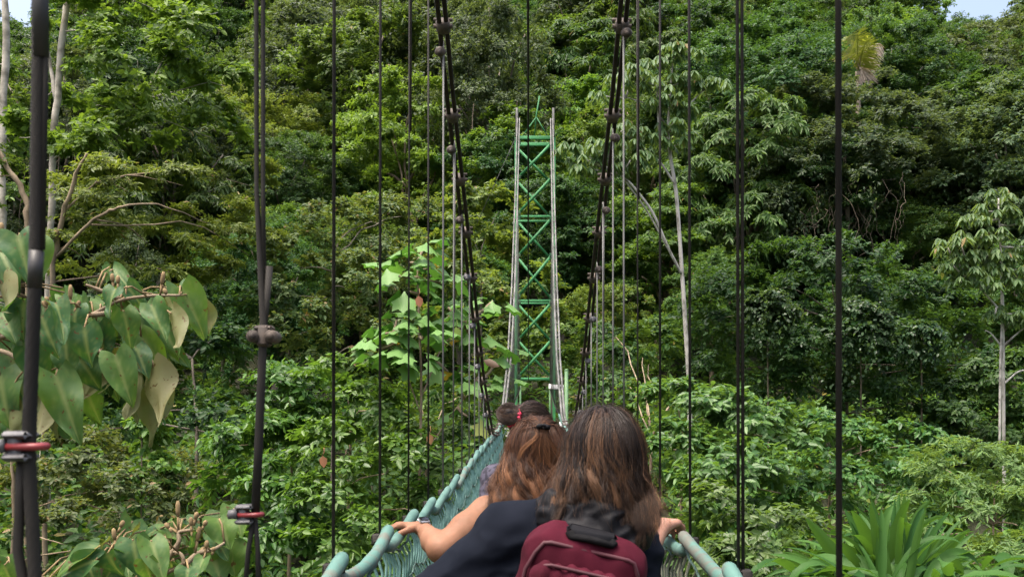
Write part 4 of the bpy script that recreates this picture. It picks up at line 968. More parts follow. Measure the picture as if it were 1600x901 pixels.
# dead leaves caught in the greenery
for (px, py, d, sz, lab) in ((505, 720, 14.2, 22, 'curled orange dead leaf on the glossy shrub by the third cable'), (672, 685, 15.2, 20, 'orange dead leaf beside the thin tan trunk'), (655, 470, 15.6, 22, 'orange brown dead leaf among the large lobed leaves'), (768, 566, 15.0, 34, 'large dry brown leaf hanging at the left main cable'), (714, 520, 16.1, 26, 'yellow dying leaf in the middle of the lobed leaf tree')):
    rg = np.random.default_rng(px); mb = MB(); c = W(px, py, d); s = sz * .8 / F * d
    u = nrm(np.array([.9, -.1, -.25]) if sz == 34 else np.array([.15, -.1, -1.0])); P = np.array([c - u * s * .5]); V, Q = leaf_geo(P, np.array([u]), np.array([[0.1, -1, .3]]), s, s * (.5 if sz == 34 else .75), -.5, .1); mb.add(V, Q)
    e = c - u * s * .5; mb.tube([e, e + [.02, .02, .05], e + [.01, .05, .12]], .006, 4)
    tag(part('dead_leaf', mb, (LM['brown'] if sz == 34 else LM['dry']) if 'yellow' not in lab else LM['frond']), lab, 'dead leaf')
# ------------------------------------------------------------------ people: one continuous body each, grown from a distance field
class Field:
    def __init__(s, lo, hi, h):
        s.o = np.array(lo, float); s.h = h; n = np.ceil((np.array(hi) - s.o) / h).astype(int) + 1
        s.f = np.full(n, .2, np.float32); s.ax = [s.o[k] + np.arange(n[k]) * h for k in range(3)]
    def _loc(s, lo, hi):
        a = np.clip(np.floor((np.array(lo) - s.o) / s.h).astype(int), 0, np.array(s.f.shape)); b = np.clip(np.ceil((np.array(hi) - s.o) / s.h).astype(int) + 1, 0, np.array(s.f.shape))
        sl = tuple(slice(i, j) for i, j in zip(a, b)); P = np.stack(np.meshgrid(*[s.ax[k][sl[k]] for k in range(3)], indexing='ij'), -1)
        return sl, P
    def _put(s, sl, d, k, sub=False):
        g = s.f[sl]; d = d.astype(np.float32)
        if sub: s.f[sl] = np.maximum(g, -d); return
        h = np.clip(.5 + .5 * (g - d) / k, 0, 1); s.f[sl] = g + (d - g) * h - k * h * (1 - h)
    def cone(s, a, ra, b, rb, k=.02, sq=None):
        a = np.array(a, float); b = np.array(b, float); R = max(ra, rb) + k + 3 * s.h
        sl, P = s._loc(np.minimum(a, b) - R, np.maximum(a, b) + R)
        if 0 in P.shape: return s
        ba = b - a; t = np.clip(((P - a) @ ba) / max(ba @ ba, 1e-9), 0, 1)
        s._put(sl, np.linalg.norm(P - a - t[..., None] * ba, axis=-1) - (ra + (rb - ra) * t), k); return s
    def chain(s, pts, rs, k=.012):
        for i in range(len(pts) - 1): s.cone(pts[i], rs[i], pts[i + 1], rs[i + 1], k)
        return s
    def ell(s, c, r, k=.02, R=None, sub=False):
        c = np.array(c, float); r = np.array(r, float); m = r.max() + k + 3 * s.h
        sl, P = s._loc(c - m, c + m)
        if 0 in P.shape: return s
        q = P - c
        if R is not None: q = q @ R
        k0 = np.linalg.norm(q / r, axis=-1); k1 = np.linalg.norm(q / r ** 2, axis=-1)
        s._put(sl, k0 * (k0 - 1) / np.maximum(k1, 1e-6), k, sub); return s
    def rbox(s, c, hf, rad, k=.01, R=None, sub=False):
        c = np.array(c, float); hf = np.array(hf, float); m = np.linalg.norm(hf) + rad + k
        sl, P = s._loc(c - m, c + m)
        if 0 in P.shape: return s
        q = P - c
        if R is not None: q = q @ R
        q = np.abs(q) - (hf - rad); d = np.linalg.norm(np.maximum(q, 0), axis=-1) + np.minimum(q.max(-1), 0) - rad
        s._put(sl, d, k, sub); return s
    def cut_below(s, z): s.f = np.maximum(s.f, (z - s.ax[2])[None, None, :].astype(np.float32)); return s
    def cut_above(s, z): s.f = np.maximum(s.f, (s.ax[2] - z)[None, None, :].astype(np.float32)); return s
    def mesh(s):
        f = s.f.copy(); f[0] = f[-1] = .1; f[:, 0] = f[:, -1] = .1; f[:, :, 0] = f[:, :, -1] = .1
        neg = f < 0; c = np.zeros(np.array(f.shape) - 1, np.int8)
        offs = [(i, j, k) for i in (0, 1) for j in (0, 1) for k in (0, 1)]
        n = np.array(f.shape)
        for o in offs: c += neg[o[0]:n[0] - 1 + o[0], o[1]:n[1] - 1 + o[1], o[2]:n[2] - 1 + o[2]]
        I = np.argwhere((c > 0) & (c < 8)); idx = np.full(c.shape, -1, int); idx[tuple(I.T)] = np.arange(len(I))
        val = {o: f[I[:, 0] + o[0], I[:, 1] + o[1], I[:, 2] + o[2]] for o in offs}
        acc = np.zeros((len(I), 3)); cnt = np.zeros(len(I))
        for a in offs:
            for ax in range(3):
                if a[ax] == 0:
                    b = list(a); b[ax] = 1; b = tuple(b); fa, fb = val[a], val[b]; x = (fa < 0) != (fb < 0)
                    t = np.where(x, fa / np.where(x, fa - fb, 1), 0); p = np.array(a, float) + np.eye(3)[ax] * t[:, None]
                    acc += p * x[:, None]; cnt += x
        V = s.o + (I + acc / np.maximum(cnt, 1)[:, None]) * s.h
        Q = []
        for ax in range(3):
            sa = [slice(None)] * 3; sb = [slice(None)] * 3; sa[ax] = slice(0, -1); sb[ax] = slice(1, None)
            A, B = neg[tuple(sa)], neg[tuple(sb)]; E = np.argwhere(A != B); u, w = [(1, 2), (2, 0), (0, 1)][ax]
            E = E[(E[:, u] > 0) & (E[:, w] > 0)]; du = np.eye(3, dtype=int)[u]; dw = np.eye(3, dtype=int)[w]
            q = np.stack([idx[tuple((E - du - dw).T)], idx[tuple((E - dw).T)], idx[tuple(E.T)], idx[tuple((E - du).T)]], -1)
            fl = A[tuple(E.T)]; q[~fl] = q[~fl][:, ::-1]; Q.append(q)
        Q = np.concatenate(Q); Q = Q[(Q >= 0).all(1)]
        return V, Q
def smooth_mesh(V, Q, it=2, lam=.5):
    for _ in range(it):
        A = np.zeros_like(V); C = np.zeros(len(V))
        for a, b in ((0, 1), (1, 2), (2, 3), (3, 0)):
            np.add.at(A, Q[:, a], V[Q[:, b]]); np.add.at(A, Q[:, b], V[Q[:, a]]); np.add.at(C, Q[:, a], 1); np.add.at(C, Q[:, b], 1)
        V = V + lam * (A / np.maximum(C, 1)[:, None] - V)
    return V
def normals(V, Q):
    n = np.cross(V[Q[:, 2]] - V[Q[:, 0]], V[Q[:, 3]] - V[Q[:, 1]]); N = np.zeros_like(V)
    for k in range(4): np.add.at(N, Q[:, k], n)
    return nrm(N)
def folds(V, Q, amp, sx=(9, 9, 9), seed=0, ridge=True):
    N = normals(V, Q); P = V * np.array(sx) + seed
    w = np.array([noise.noise(Vector(p)) + .5 * noise.noise(Vector(p * 2.1)) for p in P])
    if ridge: w = 1 - np.abs(w) * 2.2
    return V + N * (w * amp)[:, None]
def field_part(name, fld, mat, parent, it=2, fold=None, col=None):
    V, Q = fld.mesh(); V = smooth_mesh(V, Q, it)
    if fold: V = folds(V, Q, *fold[:3])
    if fold and len(fold) > 3:      # long drag creases along a limb
        ax_ = nrm(np.array(fold[3])); s1 = nrm(np.cross(ax_, [0, 1, 0])); N = normals(V, Q); u = V @ ax_; v = V @ s1
        w = np.array([noise.noise(Vector((a * 2.6, b * 15 + 3 * a, c * 7))) for a, b, c in zip(u, v, V[:, 1])])
        V = V + N * ((1 - np.abs(w) * 2.6) * .007)[:, None]
    mb = MB().add(V, Q, col=(col(V) if col else None)); return part(name, mb, mat, parent, smooth=True)

M['skin'] = mat_two('tan skin', (.145, .068, .037), (.245, .125, .075), 14, .62, lo=.3, hi=.7, bmp=.15, bscale=160, bdist=.001, spec=.25)
M['skin_light'] = mat_two('light skin', (.23, .118, .080), (.31, .165, .115), 14, .6, lo=.3, hi=.7, bmp=.15, bscale=160, bdist=.001, spec=.25)
for k in ('skin', 'skin_light'):
    p = M[k].node_tree.nodes['Principled BSDF']; p.inputs['Subsurface Weight'].default_value = .12; p.inputs['Subsurface Radius'].default_value = (.012, .004, .002); p.inputs['Subsurface Scale'].default_value = 1
M['navy'] = mat_two('navy cotton', (.0035, .005, .009), (.008, .010, .016), 9, .95, bmp=.3, bscale=500, bdist=.0006, spec=.08)
M['satin'] = mat_two('black satin', (.004, .004, .005), (.009, .009, .011), 12, .62, bmp=.25, bscale=40, spec=.16)
M['maroon'] = mat_two('maroon canvas', (.036, .0034, .0085), (.064, .0066, .016), 7, .9, bmp=.5, bscale=420, bdist=.0008, spec=.12)
M['maroon_trim'] = mat_two('maroon piping', (.035, .0035, .008), (.055, .006, .013), 20, .7)
M['black_web'] = mat_two('black webbing', (.004, .004, .0045), (.009, .009, .010), 40, .9, bmp=.3, bscale=300, bdist=.001, spec=.1)
M['zip'] = mat_two('zip metal', (.25, .25, .25), (.4, .4, .4), 40, .4, .8)
M['purple'] = mat_two('purple top', (.05, .022, .06), (.08, .035, .09), 16, .85)
M['plum'] = mat_two('patterned navy top', (.012, .011, .022), (.05, .045, .07), 60, .85, lo=.45, hi=.55)
M['white_strap'] = mat_two('white strap', (.6, .58, .58), (.75, .73, .72), 40, .7)
M['jeans'] = mat_two('denim', (.02, .028, .05), (.04, .055, .09), 20, .9)
M['khaki'] = mat_two('khaki cloth', (.14, .12, .08), (.2, .17, .12), 20, .9)
M['shoe'] = mat_two('dark shoe', (.02, .02, .02), (.05, .045, .04), 20, .7)
M['watch'] = mat_two('watch case', (.35, .36, .38), (.5, .5, .52), 30, .3, .7)
M['watch_face'] = mat_two('watch face', (.01, .01, .012), (.02, .02, .025), 30, .12)
M['scrunchie'] = mat_two('red scrunchie', (.45, .015, .05), (.6, .03, .09), 60, .7)
def hair_mat(name, rough=.46):
    m, n, l, p = nodes(name); at = n.new('ShaderNodeAttribute'); at.attribute_name = 'tint'
    l.new(at.outputs['Color'], p.inputs['Base Color']); p.inputs['Roughness'].default_value = rough; p.inputs['Specular IOR Level'].default_value = .32
    return m
M['hair'] = hair_mat('hair')

def hand(fld, wrist, knu, up, curl_dir, size=1.0, thumb_side=1, spread=.018, curl=(.35, .9, .9)):
    """palm, four unequal bent fingers and a thumb leaving the side of the palm near the wrist"""
    wrist = np.array(wrist, float); knu = np.array(knu, float); f = nrm(knu - wrist); up = nrm(np.array(up) - f * np.dot(up, f)); sd_ = np.cross(f, up) * thumb_side
    z = size
    for o in (-.028, -.010, .010, .027): fld.cone(wrist + sd_ * o * .55 * z, .0165 * z, knu + sd_ * o * z, .0125 * z, .012)
    Ls = [(.040, .024, .020), (.045, .028, .021), (.042, .026, .020), (.032, .020, .018)]
    for i, o in enumerate((.029, .010, -.010, -.028)):
        p = knu + sd_ * o * z; dr = nrm(f + sd_ * o * 3.0); pts = [p]
        for L, c in zip(Ls[i], curl):
            ax = np.cross(dr, -up); dr = nrm(dr * math.cos(c) - up * math.sin(c)); pts.append(pts[-1] + dr * L * z)
        fld.chain(pts, [.0100 * z, .0092 * z, .0085 * z, .0072 * z], .004)
    b = wrist + (knu - wrist) * .28 + sd_ * .026 * z; d1 = nrm(f * .75 + sd_ * .75 - up * .25); m1 = b + d1 * .042 * z; d2 = nrm(f * .9 + sd_ * .2 - up * .5); m2 = m1 + d2 * .030 * z
    fld.chain([b, m1, m2, m2 + nrm(d2 - up * .4) * .024 * z], [.0150 * z, .0115 * z, .0100 * z, .0085 * z], .008)
def head(fld, c, z=1.0, yaw=0.0):
    """head facing along the bridge (away from the camera), eyes at half height, nose, mouth, chin, ears"""
    cy, sy = math.cos(yaw), math.sin(yaw); R = np.array([[cy, -sy, 0], [sy, cy, 0], [0, 0, 1.0]]); c = np.array(c, float)
    q = lambda x, y, zz: c + R @ np.array([x, y, zz]) * z
    fld.ell(q(0, -.012, .018), np.array([.077, .094, .098]) * z, .02, R); fld.ell(q(0, .035, -.05), np.array([.058, .058, .068]) * z, .03, R)
    fld.cone(q(0, .092, .005), .010 * z, q(0, .108, -.028), .014 * z, .014); fld.ell(q(0, .078, -.100), np.array([.024, .018, .016]) * z, .015, R)
    fld.cone(q(-.018, .090, -.062), .008 * z, q(.018, .090, -.062), .008 * z, .006)
    for s in (-1, 1):
        fld.ell(q(s * .032, .092, .006), np.array([.015, .010, .009]) * z, 0, R, sub=True); fld.ell(q(s * .032, .082, .006), np.array([.012, .012, .0105]) * z, .002, R)
        fld.ell(q(s * .080, -.002, -.008), np.array([.010, .020, .031]) * z, .006, R)
def legs(fld, hx, y, hz, gz, shoes=True):
    for s in (-1, 1):
        h = np.array([hx + s * .085, y, hz]); k = np.array([hx + s * .08, y + .02 + s * .04, hz * .45 + gz * .55]); a = np.array([hx + s * .075, y - .01 + s * .09, gz + .085])
        fld.cone(h, .088, k, .058, .04); fld.cone(k, .056, k + (a - k) * .35, .054, .02); fld.cone(k + (a - k) * .35, .054, a, .037, .02)
        fld.cone(a, .037, a + [0, .10, -.05], .032, .02); fld.cone(a + [0, -.03, -.04], .034, a + [0, .15, -.06], .024, .02)
def trousers(root, hx, y, hz, gz, mat, top):
    f = Field((hx - .28, y - .26, gz), (hx + .28, y + .3, top + .05), .011)
    f.ell((hx, y, hz + .02), (.19, .135, .16), .04)
    for s in (-1, 1):
        h = np.array([hx + s * .085, y, hz]); k = np.array([hx + s * .08, y + .02 + s * .04, hz * .45 + gz * .55]); a = np.array([hx + s * .075, y - .01 + s * .09, gz + .085])
        f.cone(h, .102, k, .074, .03); f.cone(k, .074, a, .058, .03)
    f.cut_above(top); field_part('trousers', f, mat, root, 2, (.004, (8, 8, 14), 3.3))
    for s in (-1, 1):
        a = np.array([hx + s * .075, y - .01 + s * .09, gz]); g = Field(a + [-.08, -.12, -.005], a + [.08, .26, .13], .008)
        g.cone(a + [0, -.03, .045], .045, a + [0, .15, .035], .036, .03).cone(a + [0, .0, .05], .042, a + [0, -.01, .1], .045, .03).cut_below(a[2] + .002)
        field_part('shoe', g, M['shoe'], root)

def hair_tubes(mb, S, R, col):
    """strands (n, m, 3) with radii (n, m) and colours (n, m, 3) as thin three-sided tubes"""
    n, m, _ = S.shape; T = nrm(np.gradient(S, axis=1)); ref = nrm(np.array([.35, -.9, .15])); A = nrm(np.cross(T, ref)); B = np.cross(T, A)
    th = np.arange(3) * 2 * np.pi / 3 + .5
    V = S[:, :, None] + (A[:, :, None] * np.cos(th)[None, None, :, None] + B[:, :, None] * np.sin(th)[None, None, :, None]) * R[:, :, None, None]
    base = (np.arange(n) * m * 3)[:, None, None]; i = np.arange(m - 1)[None, :, None] * 3; j = np.arange(3)[None, None]; k = (j + 1) % 3
    Q = np.stack([base + i + j, base + i + k, base + i + 3 + k, base + i + 3 + j], -1).reshape(-1, 4)
    mb.add(V.reshape(-1, 3), Q, col=np.repeat(col, 3, axis=1).reshape(-1, 3))
def lock_hair(mb, rng, guides, cols, per, width, r0, tip=.35, frizz=.004):
    """every guide becomes a lock of strands that spread at the root, gather and wave towards the tip"""
    g = np.asarray(guides); n, m, _ = g.shape; t = np.linspace(0, 1, m)
    T = nrm(np.gradient(g, axis=1)); A = nrm(np.cross(T, nrm(np.array([.3, -.9, .2])))); B = np.cross(T, A)
    off = rng.normal(0, 1, (n, per, 2)); w = np.asarray(width).reshape(-1, 1) * (1.0 - (1 - tip) * t ** 1.3)[None]
    S = g[:, None] + (A[:, None] * off[:, :, 0, None, None] + B[:, None] * off[:, :, 1, None, None] * .6) * w[:, None, :, None]
    ph = rng.uniform(0, 6.28, (n, per, 3)); fr = rng.uniform(4, 11, (n, per, 3))
    S += frizz * (np.sin(fr[:, :, None] * t[None, None, :, None] + ph[:, :, None]) - np.sin(ph)[:, :, None]) * (t ** 1.2)[None, None, :, None] * rng.uniform(.3, 1.5, (n, per, 1, 1))
    R = r0 * rng.uniform(.7, 1.3, (n, per, 1)) * (1 - .75 * t ** 3)[None, None]
    C = np.asarray(cols)[:, None] * rng.uniform(.72, 1.28, (n, per, 1, 1)) * np.ones((1, 1, m, 1)) if np.asarray(cols).ndim == 3 else None
    hair_tubes(mb, S.reshape(n * per, m, 3), R.reshape(n * per, m), C.reshape(n * per, m, 3))
def fall_guides(rng, n, c, hr, length, flare, m=22, az=(-2.6, 2.6), th=(.05, 1.25), wave=.008, wfreq=2.2, push=None, yaw=0.0):
    """guides that start on the scalp, run down over it and then hang with a slow wave"""
    out = []; meta = []
    for _ in range(n):
        a = rng.uniform(*az); t0 = rng.uniform(*th); L = length(a) * rng.uniform(.72, 1.12); P = []
        dv = np.array([math.sin(a), -math.cos(a), 0]); arc = max(.02, 1.5 - t0) * .5 * (hr[0] + hr[2]); tot = arc + L
        ph = 2.0 * a + rng.normal(0, 1.5); k1 = wfreq * rng.uniform(.7, 1.4); am = wave * rng.uniform(.4, 1.5); tw = rng.normal(0, .10)
        for i in range(m):
            s = tot * i / (m - 1)
            if s < arc:
                q = t0 + (1.5 - t0) * s / arc; aa = a; v = np.array([math.sin(aa) * math.sin(q) * hr[0], -math.cos(aa) * math.sin(q) * hr[1], math.cos(q) * hr[2]])
                e = max(0, s / arc - .6) * 1.65; tang = np.array([math.cos(aa), math.sin(aa), 0]); v = v + tang * am * e * math.sin(k1 * (s - arc) / .1 + ph)
            else:
                h = s - arc; aa = a + tw * h / L; r = 1 + flare(a) * (h / L)
                v = np.array([math.sin(aa) * hr[0] * r, -math.cos(aa) * hr[1] * r, math.cos(1.5) * hr[2] - h])
                tang = np.array([math.cos(aa), math.sin(aa), 0]); rad = np.array([math.sin(aa), -math.cos(aa), 0]); e = min(1, .66 + h / .08)
                v = v + tang * am * e * math.sin(k1 * h / .1 + ph) + rad * am * min(1, h / .06) * math.cos(k1 * h / .1 + ph)
            p = c + v * (1 + .03 * math.sin(ph))
            if push is not None: p = push(p)
            P.append(p)
        out.append(P); meta.append((a, t0, L))
    return np.array(out), meta
def lock_colours(rng, n, m, base, light, frac, tipmix=.5):
    t = np.linspace(0, 1, m)[None, :, None]; f = (rng.random((n, 1, 1)) < frac) * rng.uniform(.4, 1, (n, 1, 1)); f = np.clip(f * np.clip(t * 2.2, .25, 1) + tipmix * np.clip((t - .45) / .55, 0, 1) * rng.uniform(0, 1, (n, 1, 1)), 0, 1)
    return np.array(base) * (1 - f) + np.array(light) * f

GZ = -1.58
# ---- the nearest woman: navy jacket, long brown hair, maroon backpack
w1 = thing('person', (.12, 2.44, GZ), 'person with long brown streaked hair and a navy jacket, nearest on the footbridge', 'person')
hc = np.array([.176, 2.37, -.135])
fb = Field((-.5, 2.05, GZ), (.58, 3.05, .03), .0065)
head(fb, hc, 1.0)
fb.cone((.172, 2.375, -.20), .054, (.15, 2.41, -.30), .058, .03)
fb.ell((.125, 2.44, -.46), (.155, .105, .20), .05); fb.ell((.115, 2.44, -.72), (.13, .09, .16), .05); fb.ell((.115, 2.44, -.90), (.165, .11, .13), .05)
sL, sR = np.array([-.055, 2.42, -.315]), np.array([.255, 2.46, -.345])
fb.cone(sL, .052, (.15, 2.41, -.29), .05, .04); fb.cone(sR, .052, (.15, 2.41, -.29), .05, .04)
eL, wL = np.array([-.30, 2.40, -.535]), np.array([-.375, 2.26, -.67])
fb.cone(sL, .050, eL, .040, .02); fb.cone(eL, .041, wL, .027, .02); hand(fb, wL, wL + [-.035, .0, -.06], (-1, -.2, .5), None, .95, 1)
eR, wR = np.array([.262, 2.63, -.468]), np.array([.385, 2.88, -.348])
fb.cone(sR, .048, eR, .042, .02); fb.chain([eR, eR + (wR - eR) * .35, wR], [.042, .041, .0275], .02)
hand(fb, wR, wR + np.array([.035, .055, .006]), (.1, .1, 1), None, .97, -1, curl=(.55, .8, .6))
legs(fb, .115, 2.44, -.90, GZ + .005)
field_part('body', fb, M['skin_light'], w1)
trousers(w1, .115, 2.44, -.90, GZ, M['jeans'], -.78)
# jacket: full left sleeve, right sleeve pushed up to the elbow
fj = Field((-.52, 2.1, -.95), (.52, 2.85, -.12), .0065)
fj.ell((.125, 2.44, -.46), (.188, .138, .22), .06); fj.ell((.115, 2.44, -.74), (.17, .125, .2), .06)
fj.cone(sL + [0, 0, .004], .070, (.13, 2.40, -.275), .07, .05); fj.cone(sR + [.0, 0, -.01], .062, (.17, 2.42, -.285), .066, .05)
fj.cone(sL, .070, eL + [.01, 0, .015], .074, .04); fj.cone(eL + [.01, 0, .01], .072, wL + [.02, .02, .03], .046, .04)
fj.cone((-.02, 2.42, -.42), .07, (-.20, 2.40, -.56), .06, .05)
fj.cone(sR, .060, eR + [.004, -.01, -.004], .058, .04)
fj.cut_below(-.93)
field_part('jacket', fj, M['navy'], w1, 2, (.008, (6, 6, 12), 1.7, (-.24, -.02, -.22)))
fc = Field((.15, 2.5, -.58), (.42, 2.78, -.36), .006); ax = nrm(wR - eR); fc.cone(eR - ax * .012, .060, eR + ax * .030, .057, .01)
field_part('rolled_cuff', fc, M['satin'], w1, 1, (.005, (22, 22, 22), 4.1))
fh = Field((-.05, 2.15, -.46), (.40, 2.56, -.14), .006)
fh.cone((.055, 2.335, -.245), .042, (.165, 2.285, -.262), .052, .03); fh.cone((.165, 2.285, -.262), .052, (.245, 2.33, -.29), .044, .03)
fh.cone((.10, 2.29, -.30), .045, (.20, 2.275, -.325), .05, .03); fh.cone((.055, 2.335, -.245), .036, (.08, 2.45, -.225), .03, .03); fh.cone((.245, 2.33, -.29), .036, (.235, 2.46, -.27), .03, .03)
fh.cone((.12, 2.265, -.335), .030, (.215, 2.30, -.375), .036, .03)
field_part('hood', fh, M['satin'], w1, 2, (.011, (13, 13, 22), 9.2))
# hair
rng = np.random.default_rng(101)
fs = Field((.02, 2.2, -.42), (.34, 2.52, .04), .007); fs.ell(hc + [0, -.016, .018], (.086, .100, .110), .02)
fs.cone(hc + [0, -.05, -.03], .062, hc + [.005, -.075, -.15], .062, .03)
def push1(p):          # the hair lies outside hood and shoulders
    z = p[2]; q = p.copy()
    lim = np.interp(z, [-.40, -.33, -.27, -.22, -.17], [2.225, 2.222, 2.228, 2.265, 2.40])
    if z < -.17 and .0 < p[0] < .36 and q[1] > lim: q[1] = lim + (q[1] - lim) * .18
    return q
cap = field_part('hair', fs, M['hair'], w1, 2, None, lambda V: np.tile((.022, .012, .008), (len(V), 1)))
len1 = lambda a: .090 + .050 * min(1, max(0, (a + .15) / .8)) + (rng.uniform(.02, .06) if rng.random() < .07 else 0)
fl1 = lambda a: .04 + (.20 if a < -.6 else 0) + (.12 if a > .9 else 0)
G, meta = fall_guides(rng, 330, hc + np.array([0, -.010, .018]), np.array([.086, .100, .112]), len1, fl1, wave=.0075, wfreq=3.0, push=push1, th=(.03, 1.3))
col = lock_colours(rng, 330, G.shape[1], (.017, .0105, .0075), (.120, .062, .031), .26, .45) * rng.uniform(.55, 1.4, (330, 1, 1))
for i, (a, t0, L) in enumerate(meta):   # streaks at the crown and on the left, paler
    if (-.9 < a < -.1 or .25 < a < .55) and rng.random() < .35: col[i] = col[i] * .4 + np.array((.20, .104, .052)) * .6 * np.clip(np.linspace(.3, 1.5, G.shape[1]), 0, 1)[:, None] + .01
mb = MB(); lock_hair(mb, rng, G, col, 30, rng.uniform(.0035, .0085, 330), .00062, .45, .007)
# outer locks: thicker, wavy, each with its own tone
G, meta = fall_guides(rng, 95, hc + np.array([0, -.010, .018]), np.array([.091, .106, .117]), lambda a: len1(a) * 1.06 + .01, lambda a: fl1(a) + .05, wave=.0115, wfreq=3.3, push=push1, th=(.05, 1.1), m=30)
col = lock_colours(rng, 95, 30, (.015, .0092, .007), (.125, .066, .035), .34, .3) * rng.uniform(.5, 1.35, (95, 1, 1))
for i, (a, t0, L) in enumerate(meta):
    if (-.6 < a < -.25 or .1 < a < .35 or a > 1.0) and rng.random() < .5: col[i] = np.array((.18, .095, .050)) * np.clip(np.linspace(.35, 1.1, 30), 0, 1)[:, None]
lock_hair(mb, rng, G, col, 60, rng.uniform(.0035, .0075, 95), .00055, .30, .004)
# flyaway hairs
G, meta = fall_guides(rng, 120, hc + np.array([0, -.010, .018]), np.array([.096, .112, .121]), lambda a: len1(a) * 1.2, lambda a: fl1(a) + .25, wave=.016, wfreq=3.5, push=push1, th=(.05, 1.3), m=26)
lock_hair(mb, rng, G, lock_colours(rng, 120, 26, (.03, .017, .010), (.16, .08, .04), .4, .3), 2, rng.uniform(.003, .012, 120), .00038, 1.0, .012)
part('hair_locks', mb, M['hair'], cap)
# ---- maroon backpack on her back
ta = math.radians(13); Rb = np.array([[math.cos(ta), 0, math.sin(ta)], [0, 1, 0], [-math.sin(ta), 0, math.cos(ta)]])
bc = np.array([.086, 2.225, -.507]); B = lambda x, y, z: bc + Rb @ np.array([x, y, z])
bp = thing('backpack', B(0, 0, -.235), 'maroon canvas backpack with black handle and zip on the nearest person', 'backpack')
f = Field(bc - .36, bc + .36, .0065); f.rbox(B(0, .02, 0), (.142, .078, .232), .072, .02, Rb)
field_part('main_compartment', f, M['maroon'], bp, 2, (.0075, (11, 11, 8), 5.1))
f = Field(bc - .36, bc + .36, .0065); f.rbox(B(.004, -.064, -.035), (.122, .034, .185), .034, .02, Rb)
V, Q = f.mesh(); V = smooth_mesh(V, Q, 2); N = normals(V, Q); lx = (V - bc) @ Rb
V = V + N * (.0028 * np.sin(lx[:, 0] * 2 * np.pi / .030 + 2.0 * np.sin(lx[:, 2] * 14)) * np.clip((lx[:, 2] + .06) / .1, 0, 1))[:, None]; V = folds(V, Q, .006, (13, 13, 8), 8.8)
part('front_pocket', MB().add(V, Q), M['maroon'], bp, smooth=True)
def arc(hx, top, y0, y1, drop, n=25, low=-.16):
    t = np.linspace(-1, 1, n); x = hx * np.sign(t) * np.minimum(1, np.abs(t) * 1.35); z = top - drop * np.clip((np.abs(t) - .55) / .45, 0, 1) ** 1.6
    return np.array([B(a, y0 + (y1 - y0) * np.clip((abs(tt) - .5) / .5, 0, 1), b) for a, b, tt in zip(x, z, t)])
part('piping', MB().tube(arc(.132, .192, -.052, -.035, .26), .0055, 6), M['maroon_trim'], bp, smooth=True)
part('piping', MB().tube(arc(.118, .148, -.090, -.076, .24), .0045, 6), M['maroon_trim'], bp, smooth=True)
zp = arc(.100, .108, -.1000, -.098, .10); part('zip_track', MB().tube(zp, .0085, 6, sq=.45), M['black_web'], bp, smooth=True)
part('zip_slider', MB().box(zp[4] + [-.008, -.012, -.004], zp[4] + [.010, -.003, .004], bev=.0015).tube([zp[4] + [.0, -.010, 0], zp[4] + [.002, -.012, -.02]], .0025, 5), M['zip'], bp)
t = np.linspace(0, 1, 14); hd = np.array([B(-.052 + .104 * q, -.030 - .016 * math.sin(np.pi * q), .224 + .006 * math.sin(np.pi * q) + (-.012 if 0 < i < 13 else .0)) for i, q in enumerate(t)])
part('grab_handle', MB().tube(hd, .017, 8, sq=.5), M['black_web'], bp, smooth=True)
part('back_panel_flap', MB().box((-.06, -.012, -.022), (.06, .028, .014), Rb, B(0, -.012, .222), bev=.01), M['satin'], bp)
for s in (-1, 1):
    P = np.array([B(s * .055, .05, .19), B(s * .070, .10, .245), B(s * .095 + .01, .18, .27), B(s * .12, .28, .235), B(s * .13, .345, .12), B(s * .14, .33, -.05), B(s * .145, .2, -.18), B(s * .14, .07, -.2)])
    k = np.linspace(0, len(P) - 1, 40); Pi = np.stack([np.interp(k, np.arange(len(P)), P[:, a]) for a in range(3)], -1)
    for _ in range(4): Pi[1:-1] = .25 * Pi[:-2] + .5 * Pi[1:-1] + .25 * Pi[2:]
    part('shoulder_strap', MB().tube(Pi, .026, 8, sq=.4), M['black_web'], bp, smooth=True)

# ---- second woman: wavy auburn hair with a small clip, bare left arm on the rail
w2 = thing('person', (.0, 3.18, GZ), 'person with wavy auburn hair in a clip, bare arm on the turquoise rail', 'person')
h2 = np.array([.018, 3.14, -.165])
fb = Field((-.58, 2.85, GZ), (.32, 3.52, -.03), .0065)
head(fb, h2, .97)
fb.cone(h2 + [0, -.01, -.08], .050, (.01, 3.17, -.345), .054, .03)
fb.ell((.0, 3.18, -.49), (.14, .095, .19), .05); fb.ell((.0, 3.18, -.74), (.115, .085, .16), .05); fb.ell((.0, 3.18, -.92), (.16, .105, .13), .05)
sL, sR = np.array([-.150, 3.14, -.335]), np.array([.165, 3.18, -.36])
fb.cone(sL, .050, (.0, 3.17, -.325), .045, .04); fb.cone(sR, .048, (.0, 3.17, -.325), .045, .04)
eL, wL = W(688, 858, 2.99), W(660, 824, 3.17)
fb.chain([sL, sL + (eL - sL) * .45, eL], [.053, .050, .040], .02); fb.chain([eL, eL + (wL - eL) * .35, wL], [.040, .038, .0255], .02)
hand(fb, wL, W(623, 820, 3.15), (.0, .1, 1), None, .97, -1, curl=(.45, .6, .6))
eR = np.array([.22, 3.3, -.58]); wR2 = np.array([.16, 3.42, -.68]); fb.cone(sR, .046, eR, .036, .02); fb.cone(eR, .036, wR2, .025, .02); hand(fb, wR2, wR2 + [-.03, .05, -.02], (.2, .2, 1), None, .93, 1)
legs(fb, .0, 3.18, -.92, GZ + .005)
field_part('body', fb, M['skin'], w2)
trousers(w2, .0, 3.18, -.92, GZ, M['khaki'], -.80)
